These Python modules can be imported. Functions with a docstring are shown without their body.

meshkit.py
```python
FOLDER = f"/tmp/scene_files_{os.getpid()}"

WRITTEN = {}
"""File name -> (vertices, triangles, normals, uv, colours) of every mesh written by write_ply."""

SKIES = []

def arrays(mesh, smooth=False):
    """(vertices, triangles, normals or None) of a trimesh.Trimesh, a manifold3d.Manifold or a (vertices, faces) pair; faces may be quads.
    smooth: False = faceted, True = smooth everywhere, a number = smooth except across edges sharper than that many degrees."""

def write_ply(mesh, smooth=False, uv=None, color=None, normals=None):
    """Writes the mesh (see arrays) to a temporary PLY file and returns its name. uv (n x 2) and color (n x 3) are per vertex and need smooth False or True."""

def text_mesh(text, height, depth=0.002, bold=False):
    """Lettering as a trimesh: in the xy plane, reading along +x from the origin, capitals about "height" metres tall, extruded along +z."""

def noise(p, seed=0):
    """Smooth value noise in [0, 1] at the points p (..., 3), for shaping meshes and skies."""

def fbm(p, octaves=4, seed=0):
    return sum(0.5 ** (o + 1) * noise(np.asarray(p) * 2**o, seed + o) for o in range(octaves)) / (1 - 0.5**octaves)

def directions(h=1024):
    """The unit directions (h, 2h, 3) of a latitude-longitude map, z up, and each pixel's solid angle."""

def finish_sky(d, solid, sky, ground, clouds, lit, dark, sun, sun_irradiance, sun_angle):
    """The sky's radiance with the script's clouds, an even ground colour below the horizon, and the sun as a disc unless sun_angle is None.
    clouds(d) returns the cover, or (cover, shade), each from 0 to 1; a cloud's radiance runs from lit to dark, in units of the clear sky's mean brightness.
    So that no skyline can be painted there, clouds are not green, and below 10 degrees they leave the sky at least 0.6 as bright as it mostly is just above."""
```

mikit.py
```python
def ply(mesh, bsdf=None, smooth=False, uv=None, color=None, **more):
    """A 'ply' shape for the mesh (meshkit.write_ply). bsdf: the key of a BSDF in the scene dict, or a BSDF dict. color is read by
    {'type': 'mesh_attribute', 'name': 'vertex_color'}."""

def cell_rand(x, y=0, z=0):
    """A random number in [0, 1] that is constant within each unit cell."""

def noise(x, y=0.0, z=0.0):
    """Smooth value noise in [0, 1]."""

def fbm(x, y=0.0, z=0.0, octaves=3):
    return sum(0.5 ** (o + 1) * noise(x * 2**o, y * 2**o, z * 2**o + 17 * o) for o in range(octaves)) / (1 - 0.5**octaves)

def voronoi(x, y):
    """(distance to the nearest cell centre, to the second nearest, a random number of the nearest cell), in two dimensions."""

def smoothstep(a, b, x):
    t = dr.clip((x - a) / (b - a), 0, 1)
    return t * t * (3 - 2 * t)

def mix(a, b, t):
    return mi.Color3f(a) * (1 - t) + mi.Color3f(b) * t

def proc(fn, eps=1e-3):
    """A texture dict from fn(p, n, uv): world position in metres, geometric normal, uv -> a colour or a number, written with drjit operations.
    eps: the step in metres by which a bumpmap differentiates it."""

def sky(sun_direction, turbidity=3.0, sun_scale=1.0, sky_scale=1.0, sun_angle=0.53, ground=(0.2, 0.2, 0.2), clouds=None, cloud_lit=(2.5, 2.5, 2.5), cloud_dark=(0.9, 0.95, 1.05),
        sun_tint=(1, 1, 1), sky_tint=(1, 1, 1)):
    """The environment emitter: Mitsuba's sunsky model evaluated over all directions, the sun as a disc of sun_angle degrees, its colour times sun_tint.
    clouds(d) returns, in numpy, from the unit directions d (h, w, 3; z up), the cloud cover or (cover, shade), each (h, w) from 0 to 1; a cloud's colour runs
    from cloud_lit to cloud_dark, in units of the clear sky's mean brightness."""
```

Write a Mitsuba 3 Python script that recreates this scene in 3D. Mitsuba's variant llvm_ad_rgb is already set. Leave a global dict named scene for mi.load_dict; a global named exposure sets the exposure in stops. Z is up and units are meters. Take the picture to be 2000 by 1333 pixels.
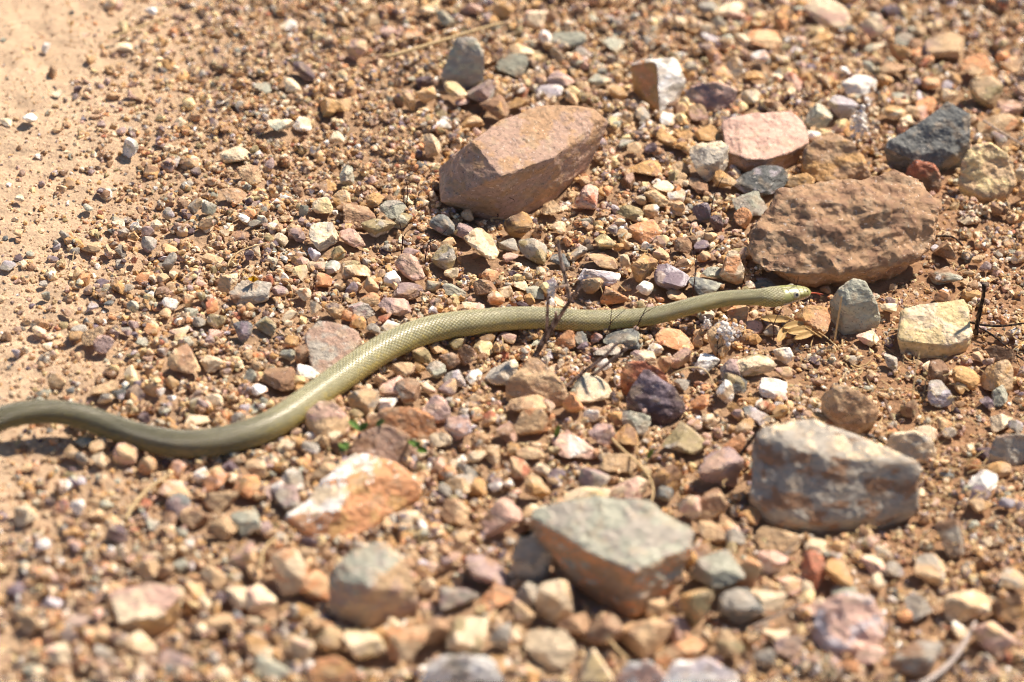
import math, random, numpy as np, trimesh, manifold3d as m3, drjit as dr, mitsuba as mi, mikit, meshkit
from mikit import noise, fbm, smoothstep, mix, proc, ply
from scipy.spatial import cKDTree

random.seed(7)
RNG = np.random.default_rng(7)
T = mi.ScalarTransform4f

# ------------------------------------------------------------------ camera, light, exposure
PITCH, ROLL, DIST, HALF = math.radians(35), math.radians(4.5), 3.0, 0.32 / 3.0
FWD = np.array([0, math.cos(PITCH), -math.sin(PITCH)])
RIGHT0, UP0 = np.array([1.0, 0, 0]), np.array([0, math.sin(PITCH), math.cos(PITCH)])
IR = math.cos(ROLL) * RIGHT0 + math.sin(ROLL) * UP0
IU = math.cos(ROLL) * UP0 - math.sin(ROLL) * RIGHT0
EYE = -FWD * DIST
PW, PH = 2000.0, 1333.0
MM = 0.32e-3                                    # metres per photo pixel at the focus distance
exposure = 2.4
scene = {
    'camera': {'type': 'thinlens', 'to_world': T().look_at(origin=EYE.tolist(), target=[0, 0, 0], up=IU.tolist()),
               'fov': math.degrees(2 * math.atan(HALF)), 'fov_axis': 'x', 'near_clip': 0.1, 'far_clip': 1000.0,
               'aperture_radius': 0.020, 'focus_distance': 3.06},
    'sky': mikit.sky((0.42, 0.43, 0.80), turbidity=3.0, sky_scale=0.55, sun_angle=2.5, sun_tint=(0.95, 0.99, 1.10), ground=(0.3, 0.22, 0.15)),
}
labels = {}


def ray(px, py):
    return FWD + IR * HALF * (2 * px / PW - 1) + IU * HALF * PH / PW * (1 - 2 * py / PH)


def at(px, py, z=0.0):
    """The world point at height z (metres) seen at a pixel of the photograph."""
    d = ray(px, py)
    return EYE + d * ((z - EYE[2]) / d[2])


def to_px(p):
    q = np.asarray(p, float) - EYE
    w = q @ FWD
    return np.stack([(q @ IR / w / HALF + 1) * PW / 2, (1 - q @ IU / w / (HALF * PH / PW)) * PH / 2], -1)


def lin(c):
    c = np.asarray(c, float) / 255.0
    return np.where(c < 0.04045, c / 12.92, ((c + 0.055) / 1.055) ** 2.4)


def key_for(name):
    if name not in scene and not any(k.startswith(name + '__') for k in scene):
        return name
    i = 1
    while f'{name}_{i:03d}' in scene or any(k.startswith(f'{name}_{i:03d}__') for k in scene):
        i += 1
    return f'{name}_{i:03d}'


def put(name, mesh, bsdf, label=None, cat=None, group=None, kind=None, smooth=False, uv=None):
    key = key_for(name)
    scene[key] = ply(mesh, bsdf, smooth=smooth, uv=uv)
    tag(key, label, cat, group, kind)
    return key


def tag(key, label=None, cat=None, group=None, kind=None):
    e = {k: v for k, v in (('label', label), ('category', cat), ('group', group), ('kind', kind)) if v}
    if e:
        labels[key] = e


# ------------------------------------------------------------------ colours
PAL = {  # code: (word, sRGB of the stone)
    't': ('tan', (190, 158, 116)), 'o': ('ochre', (184, 142, 86)), 'n': ('orange', (196, 138, 90)), 'r': ('rust red', (168, 102, 72)),
    'c': ('cream', (216, 194, 158)), 'w': ('white', (228, 220, 208)), 'p': ('pink', (198, 160, 140)), 'm': ('mauve', (150, 127, 121)),
    'u': ('purple', (122, 107, 114)), 'd': ('dark purple', (90, 74, 77)), 'y': ('grey', (158, 150, 136)), 'e': ('grey green', (157, 157, 138)),
    's': ('dark grey', (104, 106, 103)), 'b': ('brown', (142, 108, 80)), 'l': ('olive', (150, 134, 94)), 'k': ('yellow', (208, 184, 130)),
    'v': ('lavender', (172, 163, 166)), 'f': ('sandy brown', (164, 129, 94)), 'h': ('umber', (120, 90, 64)), 'j': ('rosy brown', (162, 132, 112))}
CODES = list(PAL)
ALB = np.array([lin(PAL[c][1]) for c in CODES]) * 1.13
ALB = ALB * 0.90 + 0.10 * (ALB @ [0.3, 0.6, 0.1])[:, None]
NP = 20
assert len(CODES) == NP
PR, PG, PB = (mi.Float(ALB[:, k].astype(np.float32)) for k in range(3))


def stone_uv(a, b, bright=0.5, jitter=0.5):
    """u holds the main colour and a random number, v the second colour and the brightness."""
    return ((CODES.index(a) + 0.05 + 0.9 * jitter) / NP, (CODES.index(b) + 0.05 + 0.9 * bright) / NP)


def stone_color(p, n, uv):
    def pick(i):
        i = mi.UInt32(dr.clip(i, 0, NP - 1))
        return mi.Color3f(dr.gather(mi.Float, PR, i), dr.gather(mi.Float, PG, i), dr.gather(mi.Float, PB, i))
    ua, ub = uv.x * NP, uv.y * NP
    ia, ib = dr.floor(ua), dr.floor(ub)
    jit, bri = ua - ia, ub - ib
    x, y, z = p.x + jit * 3.7, p.y + bri * 5.1, p.z + jit * 2.3
    blot = fbm(x * 90, y * 90, z * 130, 3)
    fine = fbm(x * 420, y * 420, z * 420, 3)
    speck = noise(x * 900, y * 900, z * 900)
    col = mix(pick(ia), pick(ib), smoothstep(0.47, 0.62, blot + 0.16 * (fine - 0.5)))
    # weathering dust of the ochre soil in patches and in the pits
    col = mix(col, mi.Color3f(0.46, 0.35, 0.23), 0.4 * smoothstep(0.52, 0.72, fbm(x * 160 + 9, y * 160, z * 160, 2)))
    col = col * (0.62 + 0.76 * bri) * (0.66 + 0.68 * fine)
    col = mix(col, col * 0.60, smoothstep(0.74, 0.88, speck))
    col = mix(col, mi.Color3f(0.75, 0.70, 0.62), 0.45 * smoothstep(0.80, 0.93, noise(x * 700 + 31, y * 700, z * 700)))
    return dr.clip(col, 0.01, 0.88)


def rough_bump(p, n, uv):
    return fbm(p.x * 330, p.y * 330, p.z * 330, 4) + 0.25 * noise(p.x * 1700, p.y * 1700, p.z * 1700)


scene['stone_look'] = {'type': 'bumpmap', 'scale': 0.0017, 'tex': proc(rough_bump, 2e-4),
                       'bsdf': {'type': 'principled', 'base_color': proc(stone_color), 'roughness': 0.72, 'specular': 0.35}}
scene['gravel_look'] = {'type': 'principled', 'base_color': proc(stone_color), 'roughness': 0.75, 'specular': 0.3}

# ------------------------------------------------------------------ the ground
SAND_PX = [(360, 0), (310, 150), (265, 330), (205, 450), (180, 600), (160, 700), (140, 790), (180, 900), (150, 970), (20, 1060), (-100, 1333)]
SAND = np.array([at(*q)[:2] for q in SAND_PX])[::-1]          # bottom (near) to top (far)
K_SAND = np.polyfit(SAND[:, 1], SAND[:, 0], 2)
SOIL_C, SOIL_R = at(1830, 720)[:2], np.array([0.085, 0.24])


def sandness(x, y):
    e = np.interp(y, SAND[:, 1], SAND[:, 0]) - x + 0.03 * (meshkit.fbm(np.stack([x * 22, y * 14, x * 0], -1), 3, 5) - 0.5)
    return np.clip(e / 0.17 + 0.42, 0, 1)


def soilness(x, y):
    d = np.hypot((x - SOIL_C[0]) / SOIL_R[0], (y - SOIL_C[1]) / SOIL_R[1])
    return np.clip(1.5 - d + 0.8 * (meshkit.fbm(np.stack([x * 30, y * 30, x * 0], -1), 2, 8) - 0.5), 0, 1)


def ground_height(x, y):
    s = sandness(x, y)
    q = np.stack([x, y, x * 0], -1)
    big = 0.010 * (meshkit.fbm(q * 9, 2, 1) - 0.5)
    mid = 0.007 * (meshkit.fbm(q * 60, 3, 2) - 0.5)
    fine = 0.0022 * (meshkit.fbm(q * 300, 3, 3) - 0.5)
    dent = 0.006 * (meshkit.fbm(q * [16, 26, 1] + 4, 3, 6) - 0.5) + 0.0035 * (meshkit.fbm(q * 90, 2, 12) - 0.5)
    return (big + mid) * (1 - 0.55 * s) + fine * (1 + 0.5 * s) + (dent + 0.001) * s


def axis(lo, hi, step, far):
    inner = np.arange(lo, hi + step / 2, step)
    grow = np.cumsum(step * 1.35 ** np.arange(1, 40))
    grow = grow[grow < far]
    return np.concatenate([lo - grow[::-1], inner, hi + grow])


GX, GY = axis(-0.40, 0.40, 0.0027, 200), axis(-0.52, 0.58, 0.0033, 200)
xx, yy = np.meshgrid(GX, GY)
gv = np.stack([xx, yy, ground_height(xx, yy)], -1).reshape(-1, 3)
nx, ny = len(GX), len(GY)
q = (np.arange(ny - 1)[:, None] * nx + np.arange(nx - 1)).reshape(-1)
gf = np.vstack([np.stack([q, q + 1, q + nx + 1], 1), np.stack([q, q + nx + 1, q + nx], 1)])
A2, A1, A0 = (float(v) for v in K_SAND)


def ground_color(p, n, uv):
    e = A2 * p.y * p.y + A1 * p.y + A0 - p.x + 0.05 * (fbm(p.x * 25, p.y * 18, 0, 3) - 0.5)
    sand = 0.55 * smoothstep(-0.04, 0.04, e) + 0.45 * smoothstep(-0.15, -0.01, e)
    sd = dr.sqrt(dr.square((p.x - float(SOIL_C[0])) / float(SOIL_R[0])) + dr.square((p.y - float(SOIL_C[1])) / float(SOIL_R[1])))
    soil = 1 - smoothstep(0.7, 1.5, sd + 0.6 * (fbm(p.x * 40, p.y * 40, 3, 2) - 0.5))
    g = fbm(p.x * 700, p.y * 700, p.z * 700, 3)
    b = fbm(p.x * 60, p.y * 60, 0, 3)
    col = mix((0.31, 0.205, 0.125), (0.50, 0.365, 0.24), sand)
    col = mix(col, (0.29, 0.165, 0.09), 0.8 * soil)
    col = col * (0.62 + 0.5 * g + 0.3 * b)
    col = mix(col, mi.Color3f(0.17, 0.10, 0.075), 0.7 * smoothstep(0.72, 0.85, noise(p.x * 1100, p.y * 1100, p.z * 400)))
    return dr.clip(col, 0.01, 0.85)


def ground_bump(p, n, uv):
    return fbm(p.x * 500, p.y * 500, p.z * 500, 3)


scene['ground_look'] = {'type': 'bumpmap', 'scale': 0.0012, 'tex': proc(ground_bump, 2e-4),
                        'bsdf': {'type': 'principled', 'base_color': proc(ground_color), 'roughness': 0.9, 'specular': 0.15}}
put('ground', (gv, gf), 'ground_look', 'bare ochre sand and soil under the loose gravel', None, None, 'structure', smooth=True)

# ------------------------------------------------------------------ stone shapes
ICO = {k: trimesh.creation.icosphere(subdivisions=k) for k in (0, 1, 2, 3, 4)}


def polytope(rng, level, planes, p, rough=0.0, seed=0, squash=1.0):
    """A stone of unit size: the rounded meeting of random planes round the origin, roughened by noise."""
    d = np.array(ICO[level].vertices)
    n = rng.normal(size=(planes, 3))
    n /= np.linalg.norm(n, axis=1, keepdims=True)
    h = rng.uniform(0.52, 1.0, planes)
    s = np.maximum(d @ n.T, 1e-3) / h
    r = (s ** p).sum(1) ** (-1 / p)
    r = np.minimum(r, 1.5)
    if rough:
        r = r * (1 + rough * ((meshkit.fbm(d * 2.2 + seed, 3, seed) - 0.5) * 2 + (meshkit.fbm(d * 9 + seed, 2, seed + 3) - 0.5) * 0.9))
    v = d * r[:, None]
    c = (v.max(0) + v.min(0)) / 2
    return (v - c) / ((v.max(0) - v.min(0)) / 2)


def rot(rng, tilt=0.35):
    a = rng.uniform(0, 2 * np.pi)
    ax = rng.normal(size=3)
    m = trimesh.transformations.rotation_matrix(a, [0, 0, 1])[:3, :3]
    return trimesh.transformations.rotation_matrix(rng.normal() * tilt, ax)[:3, :3] @ m


# the height of everything lying on the ground so far, 1 mm cells, and where nothing more may be dropped
X0, Y0, CELL = -0.50, -0.60, 0.001
NXC, NYC = 1000, 1280
cx, cy = np.meshgrid(X0 + (np.arange(NXC) + 0.5) * CELL, Y0 + (np.arange(NYC) + 0.5) * CELL)
HEIGHT = ground_height(cx, cy)
TAKEN = np.zeros((NYC, NXC), bool)


def mark(v, grow=0.0):
    """Enter a mesh's points as an obstacle."""
    from scipy.spatial import ConvexHull, Delaunay
    low = v[v[:, 2] < 0.009]
    v = low if len(low) > 30 else v
    pts = v[:, :2]
    c = pts.mean(0)
    pts = c + (pts - c) * (1 + grow)
    tri = Delaunay(pts[ConvexHull(pts).vertices])
    lo, hi = pts.min(0), pts.max(0)
    i0, i1 = (max(0, int((lo[k] - (X0, Y0)[k]) / CELL)) for k in (0, 1))
    j0, j1 = (int((hi[k] - (X0, Y0)[k]) / CELL) + 1 for k in (0, 1))
    sub = (slice(i1, min(j1, NYC)), slice(i0, min(j0, NXC)))
    if HEIGHT[sub].size == 0:
        return
    inside = tri.find_simplex(np.stack([cx[sub], cy[sub]], -1)) >= 0
    TAKEN[sub] |= inside
    HEIGHT[sub] = np.where(inside, np.maximum(HEIGHT[sub], v[:, 2].max() * 0.7), HEIGHT[sub])


def unit(v):
    return v / np.linalg.norm(v)


STONES = []      # (key, px centre, area, colour words, size word)


def hull_rock(pts, base=0.85, edge=0.0017, soft=2, rough=0.0022, pit=0.0, seed=1, low=-0.004, layer=None, chips=9, chip_depth=1.0):
    """A rock from its visible outline: photograph points with heights in mm, a shrunken base on the ground, then weathered."""
    top = np.array([at(a, b, z * 1e-3) for a, b, z in pts])
    c = top.mean(0)
    foot = c + (top - c) * base
    foot[:, 2] = low
    hull = m3.Manifold.hull_points(np.vstack([top, foot]))
    rng, size = np.random.default_rng(900 + seed), np.ptp(top[:, :2], axis=0).max()
    hv = hull.to_mesh().vert_properties[:, :3]
    for _ in range(chips):                        # shallow shell-shaped fractures
        q = hv[rng.integers(len(hv), size=2)]
        q = q[0] + (q[1] - q[0]) * rng.uniform(0.05, 0.6)
        d = q - c * [1, 1, 0.3]
        d = d / np.linalg.norm(d) + rng.normal(size=3) * 0.35
        d /= np.linalg.norm(d)
        rad = size * rng.uniform(0.35, 0.9)
        h = (hv @ d).max() - rng.uniform(0.01, 0.05) * size * chip_depth
        if _ % 3:
            hull = hull.trim_by_plane((-d).tolist(), float(-h))
            continue
        o = q + d * (h - q @ d + rad)
        hull = hull - m3.Manifold.sphere(rad, 40).translate(o.tolist())
    m = hull.refine_to_length(edge).to_mesh()
    tm = trimesh.Trimesh(m.vert_properties[:, :3], m.tri_verts, process=True)
    trimesh.smoothing.filter_laplacian(tm, lamb=0.5, iterations=soft)
    v, n = np.array(tm.vertices), np.array(tm.vertex_normals)
    d = (meshkit.fbm(v * 70 + seed * 7.1, 4, seed) - 0.5) * 2 * rough
    chip = meshkit.fbm(v * 34 + seed * 3.3, 3, seed + 40)
    d += -np.abs(chip - 0.5) ** 0.7 * rough * 2.0 + rough * 0.7
    d += (meshkit.fbm(v * 330 + seed, 3, seed + 9) - 0.5) * rough * 0.55
    if pit:
        d -= pit * np.clip(meshkit.fbm(v * 150 + seed, 2, seed + 77) - 0.56, 0, 1) * 4
    if layer:                                     # bedding: thin proud and recessed sheets
        d += layer * 1.3 * (np.abs(meshkit.fbm(v * [22, 55, 85] + seed, 3, seed + 5) - 0.5) * -3.2 + 0.35)
        d += layer * 1.6 * (np.abs(meshkit.fbm(v * [30, 36, 44] + seed * 2, 4, seed + 6) - 0.5) * -3.2 + 0.35)
    tm.vertices = v + n * d[:, None]
    return tm


def add_rock(name, mesh, a, b, label, bright=0.5, jit=0.5, crust=None, cat='rock', group='big rocks lying on the gravel', look='stone_look'):
    v, f, fn = np.array(mesh.vertices), np.array(mesh.faces), np.array(mesh.face_normals)
    uv = np.tile(stone_uv(a, b, bright, jit), (len(v), 1))
    if crust:                                     # one weathered skin, of another colour than the broken faces
        sc = fn @ unit(np.array(crust[0], float)) + 0.5 * (meshkit.fbm(mesh.triangles_center * 130, 3, 5) - 0.5)
        on = sc > crust[1]
        f = np.where(on[:, None], f + len(v), f)
        uv = np.vstack([uv, np.tile(stone_uv(crust[2][0], crust[2][1], crust[3], jit), (len(v), 1))])
        n = np.array(mesh.vertex_normals)
        use, inv = np.unique(f, return_inverse=True)
        vv = np.vstack([v, v])[use]
        key = key_for(name)
        path = meshkit.write_ply((vv, inv.reshape(-1, 3)), True, uv[use], None, normals=np.vstack([n, n])[use])
        scene[key] = {'type': 'ply', 'filename': path, 'face_normals': False, 'bsdf': {'type': 'ref', 'id': look}}
        tag(key, label, cat, group)
    else:
        put(name, (v, f), look, label, cat, group, smooth=True, uv=uv)
    mark(v)
    return None



ROCKS = [  # outline points (photo x, y, height mm), base, rough, pit, layer, colours, brightness, label
    ([(857, 330, 12), (862, 394, 7), (923, 277, 42), (977, 345, 36), (974, 376, 20), (1008, 213, 42), (1060, 213, 44), (1102, 203, 44), (1186, 222, 36), (1192, 236, 31), (1081, 308, 34), (1140, 318, 10), (1102, 352, 8), (1020, 378, 11), (1185, 262, 16)],
     0.80, .0010, 0, .0005, 'jf', .56, 'large pinkish brown tapering slab above the middle of the snake'),
    ([(1456, 486, 12), (1472, 508, 9), (1496, 528, 7), (1540, 533, 7), (1598, 536, 7), (1640, 524, 9), (1690, 526, 8), (1755, 515, 9), (1797, 500, 10), (1826, 462, 15), (1831, 406, 30), (1825, 378, 38), (1804, 354, 42), (1759, 338, 44), (1696, 343, 44), (1650, 361, 42), (1601, 364, 40), (1524, 378, 36), (1496, 420, 26), (1530, 398, 35), (1610, 396, 40), (1690, 402, 41), (1770, 394, 41), (1826, 402, 34)],
     0.52, .0044, .0, .0019, 'fb', .46, 'large rough brown boulder just behind the head of the snake'),
    ([(1410, 242, 18), (1440, 231, 22), (1475, 224, 24), (1542, 219, 25), (1563, 231, 24), (1580, 259, 20), (1577, 280, 17), (1538, 301, 18), (1496, 312, 18), (1451, 312, 17), (1423, 301, 15)],
     0.88, .0020, 0, 0, 'jb', .44, 'flat topped dusty pink rock behind the brown boulder'),
    ([(1725, 287, 18), (1790, 240, 32), (1850, 200, 46), (1893, 220, 44), (1900, 272, 26), (1868, 298, 14), (1832, 322, 6), (1790, 316, 8), (1765, 303, 8)],
     0.8, .0026, 0, 0, 'ss', .62, 'dark charcoal grey rock near the right edge'),
    ([(1872, 360, 10), (1895, 290, 34), (1935, 282, 36), (1970, 300, 30), (1985, 345, 16), (1965, 380, 6), (1920, 385, 4)],
     0.85, .0030, .0015, 0, 'tk', .58, 'pitted yellow ochre rock in front of the charcoal rock'),
    ([(1562, 320, 10), (1585, 275, 24), (1630, 263, 26), (1665, 280, 26), (1695, 320, 16), (1698, 345, 8), (1650, 362, 5), (1600, 358, 4)],
     0.88, .0028, .0012, 0, 'fo', .45, 'knobbly ochre rock wedged between the pink rock and the boulder'),
    ([(1768, 335, 12), (1790, 318, 20), (1820, 322, 20), (1838, 350, 10), (1830, 372, 3), (1785, 365, 4)],
     0.9, .0026, 0, 0, 'rh', .36, 'small reddish brown rock leaning on the charcoal rock'),
    ([(863, 152, 8), (880, 102, 26), (893, 76, 36), (925, 72, 38), (942, 108, 28), (942, 160, 5), (900, 166, 3)],
     0.8, .0022, 0, 0, 'ye', .62, 'upright pale grey rock near the top centre'),
    ([(1232, 128, 22), (1255, 118, 26), (1318, 113, 30), (1337, 160, 16), (1312, 203, 3), (1288, 220, 0), (1266, 198, 4), (1242, 165, 10), (1283, 122, 33)],
     0.8, .0012, 0, 0, 'wy', .66, 'whitish angular rock right of the pinkish brown slab'),
    ([(1337, 188, 8), (1352, 165, 18), (1400, 162, 22), (1440, 175, 16), (1432, 210, 4), (1400, 216, 3), (1360, 206, 4)],
     0.9, .0022, 0, 0, 'mu', .50, 'mauve grey rock behind the dusty pink rock'),
    ([(1762, 612, 17), (1772, 602, 20), (1830, 592, 23), (1884, 583, 24), (1890, 620, 19), (1898, 650, 12), (1893, 668, 8), (1868, 676, 10), (1800, 670, 11), (1758, 664, 10), (1764, 640, 14)],
     0.9, .0016, 0, .0007, 'kc', .47, 'square pale yellow rock beside the charred stem'),
    ([(1670, 543, 36), (1688, 552, 34), (1708, 588, 22), (1722, 622, 4), (1692, 640, 1), (1655, 636, 2), (1623, 590, 14), (1636, 566, 26), (1650, 595, 22)],
     0.86, .0016, 0, 0, 'ee', .62, 'pointed grey green stone in front of the snout'),
    ([(1608, 775, 10), (1624, 757, 20), (1655, 753, 22), (1690, 775, 18), (1711, 797, 10), (1706, 818, 3), (1680, 828, 2), (1640, 812, 6), (1614, 797, 6)],
     0.92, .0020, 0, 0, 'ft', .55, 'tan brown rock behind the large grey brown block'),
    ([(1474, 842, 40), (1500, 826, 44), (1590, 822, 46), (1640, 848, 46), (1720, 872, 43), (1790, 905, 36), (1801, 935, 26), (1796, 985, 5), (1700, 1010, 4), (1600, 1020, 4), (1522, 1014, 4), (1465, 962, 10), (1560, 884, 43), (1680, 900, 41)],
     0.9, .0018, 0, .0006, 'yb', .47, 'large grey brown block with a pale top at lower right'),
    ([(1030, 1005, 40), (1080, 985, 46), (1160, 975, 50), (1270, 978, 50), (1312, 1000, 46), (1351, 1042, 38), (1353, 1064, 34), (1300, 1086, 38), (1240, 1118, 38), (1150, 1078, 40), (1075, 1036, 38), (1245, 1195, 3), (1310, 1150, 6), (1130, 1130, 12)],
     0.66, .0030, 0, .0012, 'fn', .46, 'large blurred rock with a grey green top at bottom centre'),
    ([(562, 1012, 10), (600, 1002, 16), (640, 985, 20), (662, 940, 28), (688, 892, 38), (720, 880, 41), (748, 895, 38), (815, 940, 22), (820, 965, 12), (720, 1035, 5), (668, 1055, 2), (622, 1055, 2), (735, 935, 34), (662, 1000, 22)],
     0.92, .0026, 0, 0, 'no', .66, 'orange rock with a white upper edge below the snake'),
    ([(648, 1130, 28), (668, 1096, 36), (735, 1062, 44), (765, 1065, 44), (786, 1090, 40), (815, 1155, 22), (820, 1182, 10), (798, 1205, 3), (720, 1232, 2), (648, 1200, 6), (720, 1150, 36)],
     0.92, .0026, 0, 0, 'tj', .50, 'rounded blurred tan rock with a pale grey top at lower left'),
    ([(212, 1157, 20), (290, 1140, 26), (345, 1145, 26), (356, 1162, 22), (322, 1195, 18), (290, 1207, 17), (234, 1216, 14), (252, 1243, 2), (320, 1225, 4)],
     0.8, .0018, 0, 0, 'of', .5, 'flat topped pinkish rock near the bottom left corner'),
    ([(1583, 1215, 16), (1600, 1178, 28), (1650, 1165, 34), (1700, 1172, 32), (1730, 1210, 18), (1722, 1245, 6), (1690, 1272, 2), (1620, 1262, 4)],
     0.92, .0034, .002, 0, 'pv', .70, 'lumpy blurred pinkish mauve rock at the lower right'),
    ([(598, 655, 12), (622, 630, 15), (650, 627, 16), (688, 641, 15), (706, 662, 12), (642, 738, 5), (614, 735, 4), (604, 700, 7)],
     0.95, .0014, 0, 0, 'jy', .56, 'flat pale brown slab half covered by the snake'),
    ([(1034, 703, 26), (1052, 700, 27), (1090, 738, 22), (1106, 760, 14), (1106, 785, 4), (1080, 793, 2), (1030, 790, 3), (988, 768, 7), (992, 745, 16), (1015, 732, 22)],
     0.92, .0018, 0, 0, 'ft', .56, 'smooth tan block at the foot of the dry twig'),
    ([(680, 880, 14), (700, 845, 24), (750, 833, 27), (795, 850, 22), (806, 885, 8), (770, 915, 3), (700, 912, 3)],
     0.93, .0020, 0, 0, 'jb', .42, 'rounded dull brown rock above the orange and white rock'),
    ([(708, 828, 14), (740, 800, 22), (800, 796, 22), (845, 815, 16), (856, 840, 8), (830, 862, 3), (750, 855, 4)],
     0.92, .0020, 0, 0, 'nf', .42, 'long orange brown rock below the middle of the snake'),
    ([(600, 815, 16), (620, 787, 24), (655, 782, 25), (680, 810, 14), (678, 845, 5), (640, 868, 3), (608, 845, 6)],
     0.92, .0020, 0, 0, 'tp', .55, 'pinkish tan rock pressed against the underside of the snake'),
    ([(822, 1330, 26), (850, 1287, 38), (900, 1276, 42), (960, 1290, 36), (988, 1330, 24), (960, 1380, 4), (860, 1385, 3)],
     0.92, .0022, 0, 0, 'wy', .60, 'pale grey rounded rock cut off by the bottom edge'),
    ([(1290, 1335, 20), (1320, 1298, 32), (1380, 1290, 34), (1435, 1312, 26), (1445, 1350, 12), (1400, 1385, 3), (1320, 1385, 3)],
     0.92, .0022, 0, 0, 'vw', .60, 'lavender grey rock cut off by the bottom edge'),
    ([(600, 1330, 18), (620, 1290, 28), (655, 1282, 30), (690, 1305, 22), (697, 1345, 8), (650, 1375, 3)],
     0.92, .0022, 0, 0, 'no', .60, 'orange ochre rock cut off by the bottom edge'),
    ([(1203, 1330, 18), (1225, 1296, 28), (1270, 1290, 30), (1300, 1320, 20), (1300, 1355, 6), (1240, 1375, 3)],
     0.92, .0020, 0, 0, 'pw', .64, 'pale pink rock cut off by the bottom edge'),
    ([(1728, 868, 10), (1745, 850, 18), (1785, 845, 20), (1822, 862, 14), (1826, 885, 4), (1780, 900, 2), (1742, 890, 4)],
     0.92, .0022, 0, 0, 'cy', .52, 'cream grey rock behind the right end of the grey brown block'),
    ([(1932, 885, 12), (1945, 855, 22), (1985, 846, 24), (2020, 855, 20), (2030, 890, 5), (1975, 907, 3)],
     0.92, .0022, 0, 0, 'yj', .48, 'grey brown rock cut off by the right edge'),
    ([(1226, 765, 14), (1250, 735, 24), (1262, 722, 26), (1285, 745, 24), (1330, 770, 16), (1336, 795, 6), (1300, 812, 3), (1250, 800, 4)],
     0.9, .0024, 0, 0, 'du', .50, 'dark purple jagged rock in front of the rust red stone'),
    ([(1213, 735, 12), (1225, 710, 20), (1260, 705, 22), (1300, 730, 15), (1306, 755, 5), (1270, 768, 3), (1225, 755, 5)],
     0.92, .0018, 0, 0, 'rn', .56, 'rust red rock directly below the snake neck'),
    ([(1003, 1090, 16), (1012, 1045, 34), (1045, 1030, 38), (1070, 1050, 30), (1078, 1095, 14), (1050, 1132, 2), (1012, 1125, 2)],
     0.92, .0022, 0, 0, 'yc', .50, 'two toned grey and cream rock left of the grey green topped rock'),
]
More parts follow.
